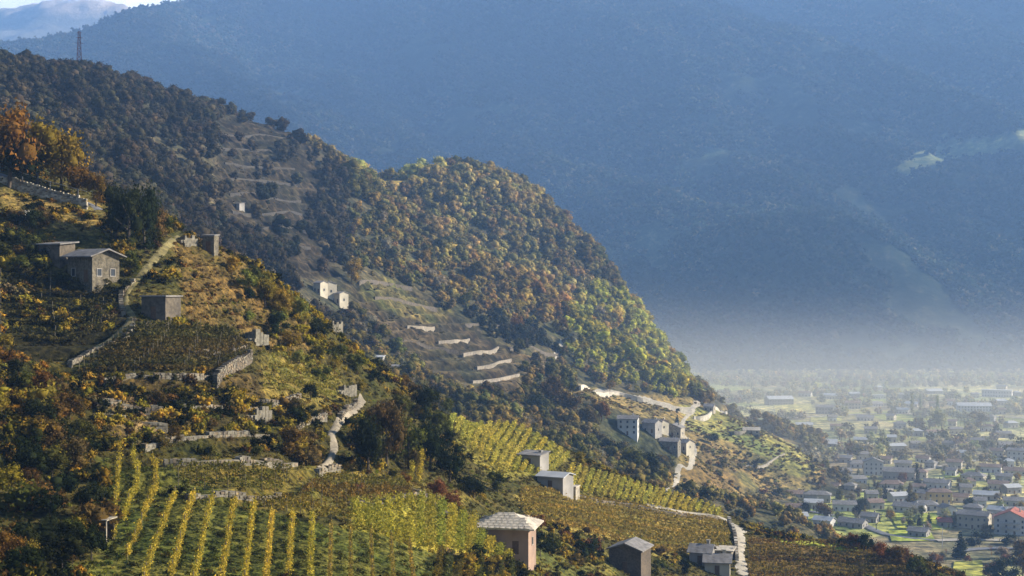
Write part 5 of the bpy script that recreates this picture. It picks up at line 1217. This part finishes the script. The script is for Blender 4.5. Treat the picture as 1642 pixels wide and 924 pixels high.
for (b, h, kind, cname, px, py, group, label, wid, far, hpx) in PEND:
    if label is None:
        sz = 'tall' if hpx > 40 else ('low' if hpx < 16 else 'mid sized')
        label = '%s %s %s %s' % (sz, cname, KN[kind], where(px, py)); label = ' '.join(label.split()[:16])
    rows_.append([b, h, kind, cname, group, label, wid, far, px]); lab.setdefault(label, []).append(len(rows_) - 1)
for l, idx in lab.items():
    if 1 < len(idx):
        idx.sort(key=lambda i: rows_[i][8])
        for j, i in enumerate(idx):
            base = l.split(); s_ = ['leftmost', 'second from left'] if len(idx) > 2 else ['left']
            pre = ('left' if j == 0 else 'right') if len(idx) == 2 else ('leftmost' if j == 0 else ('rightmost' if j == len(idx) - 1 else ORD[j] + ' from left'))
            rows_[i][5] = ' '.join((pre + ' ' + l).split()[:16])
for (b, h, kind, cname, group, label, wid, far, px) in rows_:
    c = COLN[cname]
    tree(kind, b, h, c, label, 'bush' if kind == 'bush' else 'tree', group, far, wid, ('autumn_tree' if cname in ('golden', 'orange', 'rust red', 'brown') else None) if kind == 'round' else None)
# far riverside woods and hedges in the valley: one mass
n = 8000; rs = np.random.RandomState(500); x = rs.uniform(180, 1050, n); y = rs.uniform(930, 2130, n); px, py = proj_np(x, y, np.zeros(n))
f = fbm(x, y, 150, 3, 501); keep = (px > 1090) & (px < 1720) & (((py < 745) & (f > -0.10) & (rs.uniform(0, 1, n) < 0.75)) | ((py < 622) & (rs.uniform(0, 1, n) < 0.6)))
for v_ in VH: keep &= ~((abs(px - v_[0]) < v_[2] * 0.55) & (py - v_[1] > -6) & (py - v_[1] < 12))
x, y, px, py = x[keep], y[keep], px[keep], py[keep]; n = len(x); z = np.zeros(n)
T = mixcols(n, [(0.33,0.31,0.21),(0.22,0.21,0.15),(0.42,0.39,0.20),(0.27,0.23,0.18)], [3, 3, 2, 2], 502)
sc = rs.uniform(6, 12, n)
scatter('valley_woodland', np.stack([x, y, z - 0.4], 1), np.stack([sc * 1.1, sc * 1.1, sc], 1), rs.uniform(0, 6.28, n), T, rs.randint(0, 5, n), ROUND_S, M_FOLI)
#@@HAZE
# ---------------------------------------------------------------- white bank added behind the snowy ridge to whiten the sky (outside the haze)
cu = np.linspace(0, 2 * np.pi, 121); cv = np.linspace(0.02, np.pi - 0.02, 61); CU, CV = np.meshgrid(cu, cv)
nx_, ny_, nz_ = np.sin(CV) * np.cos(CU), np.sin(CV) * np.sin(CU), np.cos(CV)
rr_ = 1 + fbm(nx_ * 3 + 9, ny_ * 3 + nz_ * 2 + 9, 0.6, 5, 600, 0.6) * 0.04 * np.abs(np.sin(CU / 2)) ** 0.0
X = -7600 + nx_ * rr_ * 5600; Y = 15500 + ny_ * rr_ * 3800; Z = 2300 + nz_ * rr_ * 2600
mc_, t, out = new_mat('sky_backdrop_white'); d_ = t.nodes.new('ShaderNodeBsdfDiffuse'); d_.inputs[0].default_value = (0.9, 0.9, 0.9, 1); tr_ = t.nodes.new('ShaderNodeBsdfTranslucent'); tr_.inputs[0].default_value = (0.9, 0.9, 0.9, 1)
mx2 = t.nodes.new('ShaderNodeMixShader'); mx2.inputs[0].default_value = 0.4; t.links.new(d_.outputs[0], mx2.inputs[1]); t.links.new(tr_.outputs[0], mx2.inputs[2]); t.links.new(mx2.outputs[0], out.inputs[0])
tag(link_mesh('pale_sky_backdrop', grid_mesh('pale_sky_backdrop', X, Y, Z), mc_), kind='structure')
# ---------------------------------------------------------------- haze
hb = MB().box(-7000, 8000, -900, 9500, -60, 1900)
hz = hb.build('haze', None); tag(hz, kind='stuff')
mh, t, out = new_mat('haze_air'); v = t.nodes.new('ShaderNodeVolumePrincipled')
v.inputs['Color'].default_value = (*HAZE_COLOR, 1); v.inputs['Density'].default_value = HAZE_DENSITY; v.inputs['Anisotropy'].default_value = HAZE_ANISO
t.links.new(v.outputs[0], out.inputs['Volume']); hz.data.materials.append(mh)

# the bright mist lying low over the far half of the valley
mb_ = MB().box(-1400, 3600, 620, 3000, -30, 330); mo = mb_.build('valley_mist', None); tag(mo, kind='stuff')
mm, t, out = new_mat('mist_air'); v = t.nodes.new('ShaderNodeVolumePrincipled')
v.inputs['Color'].default_value = (1.0, 0.98, 0.93, 1); v.inputs['Anisotropy'].default_value = 0.05
gp = t.nodes.new('ShaderNodeNewGeometry'); sp_ = t.nodes.new('ShaderNodeSeparateXYZ'); t.links.new(gp.outputs['Position'], sp_.inputs[0])
ma = t.nodes.new('ShaderNodeMapRange'); ma.interpolation_type = 'SMOOTHSTEP'; ma.inputs[1].default_value = 250; ma.inputs[2].default_value = 0; ma.inputs[3].default_value = 0.0; ma.inputs[4].default_value = 1.0
t.links.new(sp_.outputs[2], ma.inputs[0]); m3 = t.nodes.new('ShaderNodeMath'); m3.operation = 'POWER'; m3.inputs[1].default_value = 5.0; t.links.new(ma.outputs[0], m3.inputs[0])
mb2 = t.nodes.new('ShaderNodeMapRange'); mb2.inputs[1].default_value = 620; mb2.inputs[2].default_value = 1250; mb2.inputs[3].default_value = 0.0; mb2.inputs[4].default_value = 0.00065
t.links.new(sp_.outputs[1], mb2.inputs[0]); m4 = t.nodes.new('ShaderNodeMath'); m4.operation = 'MULTIPLY'; t.links.new(m3.outputs[0], m4.inputs[0]); t.links.new(mb2.outputs[0], m4.inputs[1])
t.links.new(m4.outputs[0], v.inputs['Density'])
t.links.new(v.outputs[0], out.inputs['Volume']); mo.data.materials.append(mm)
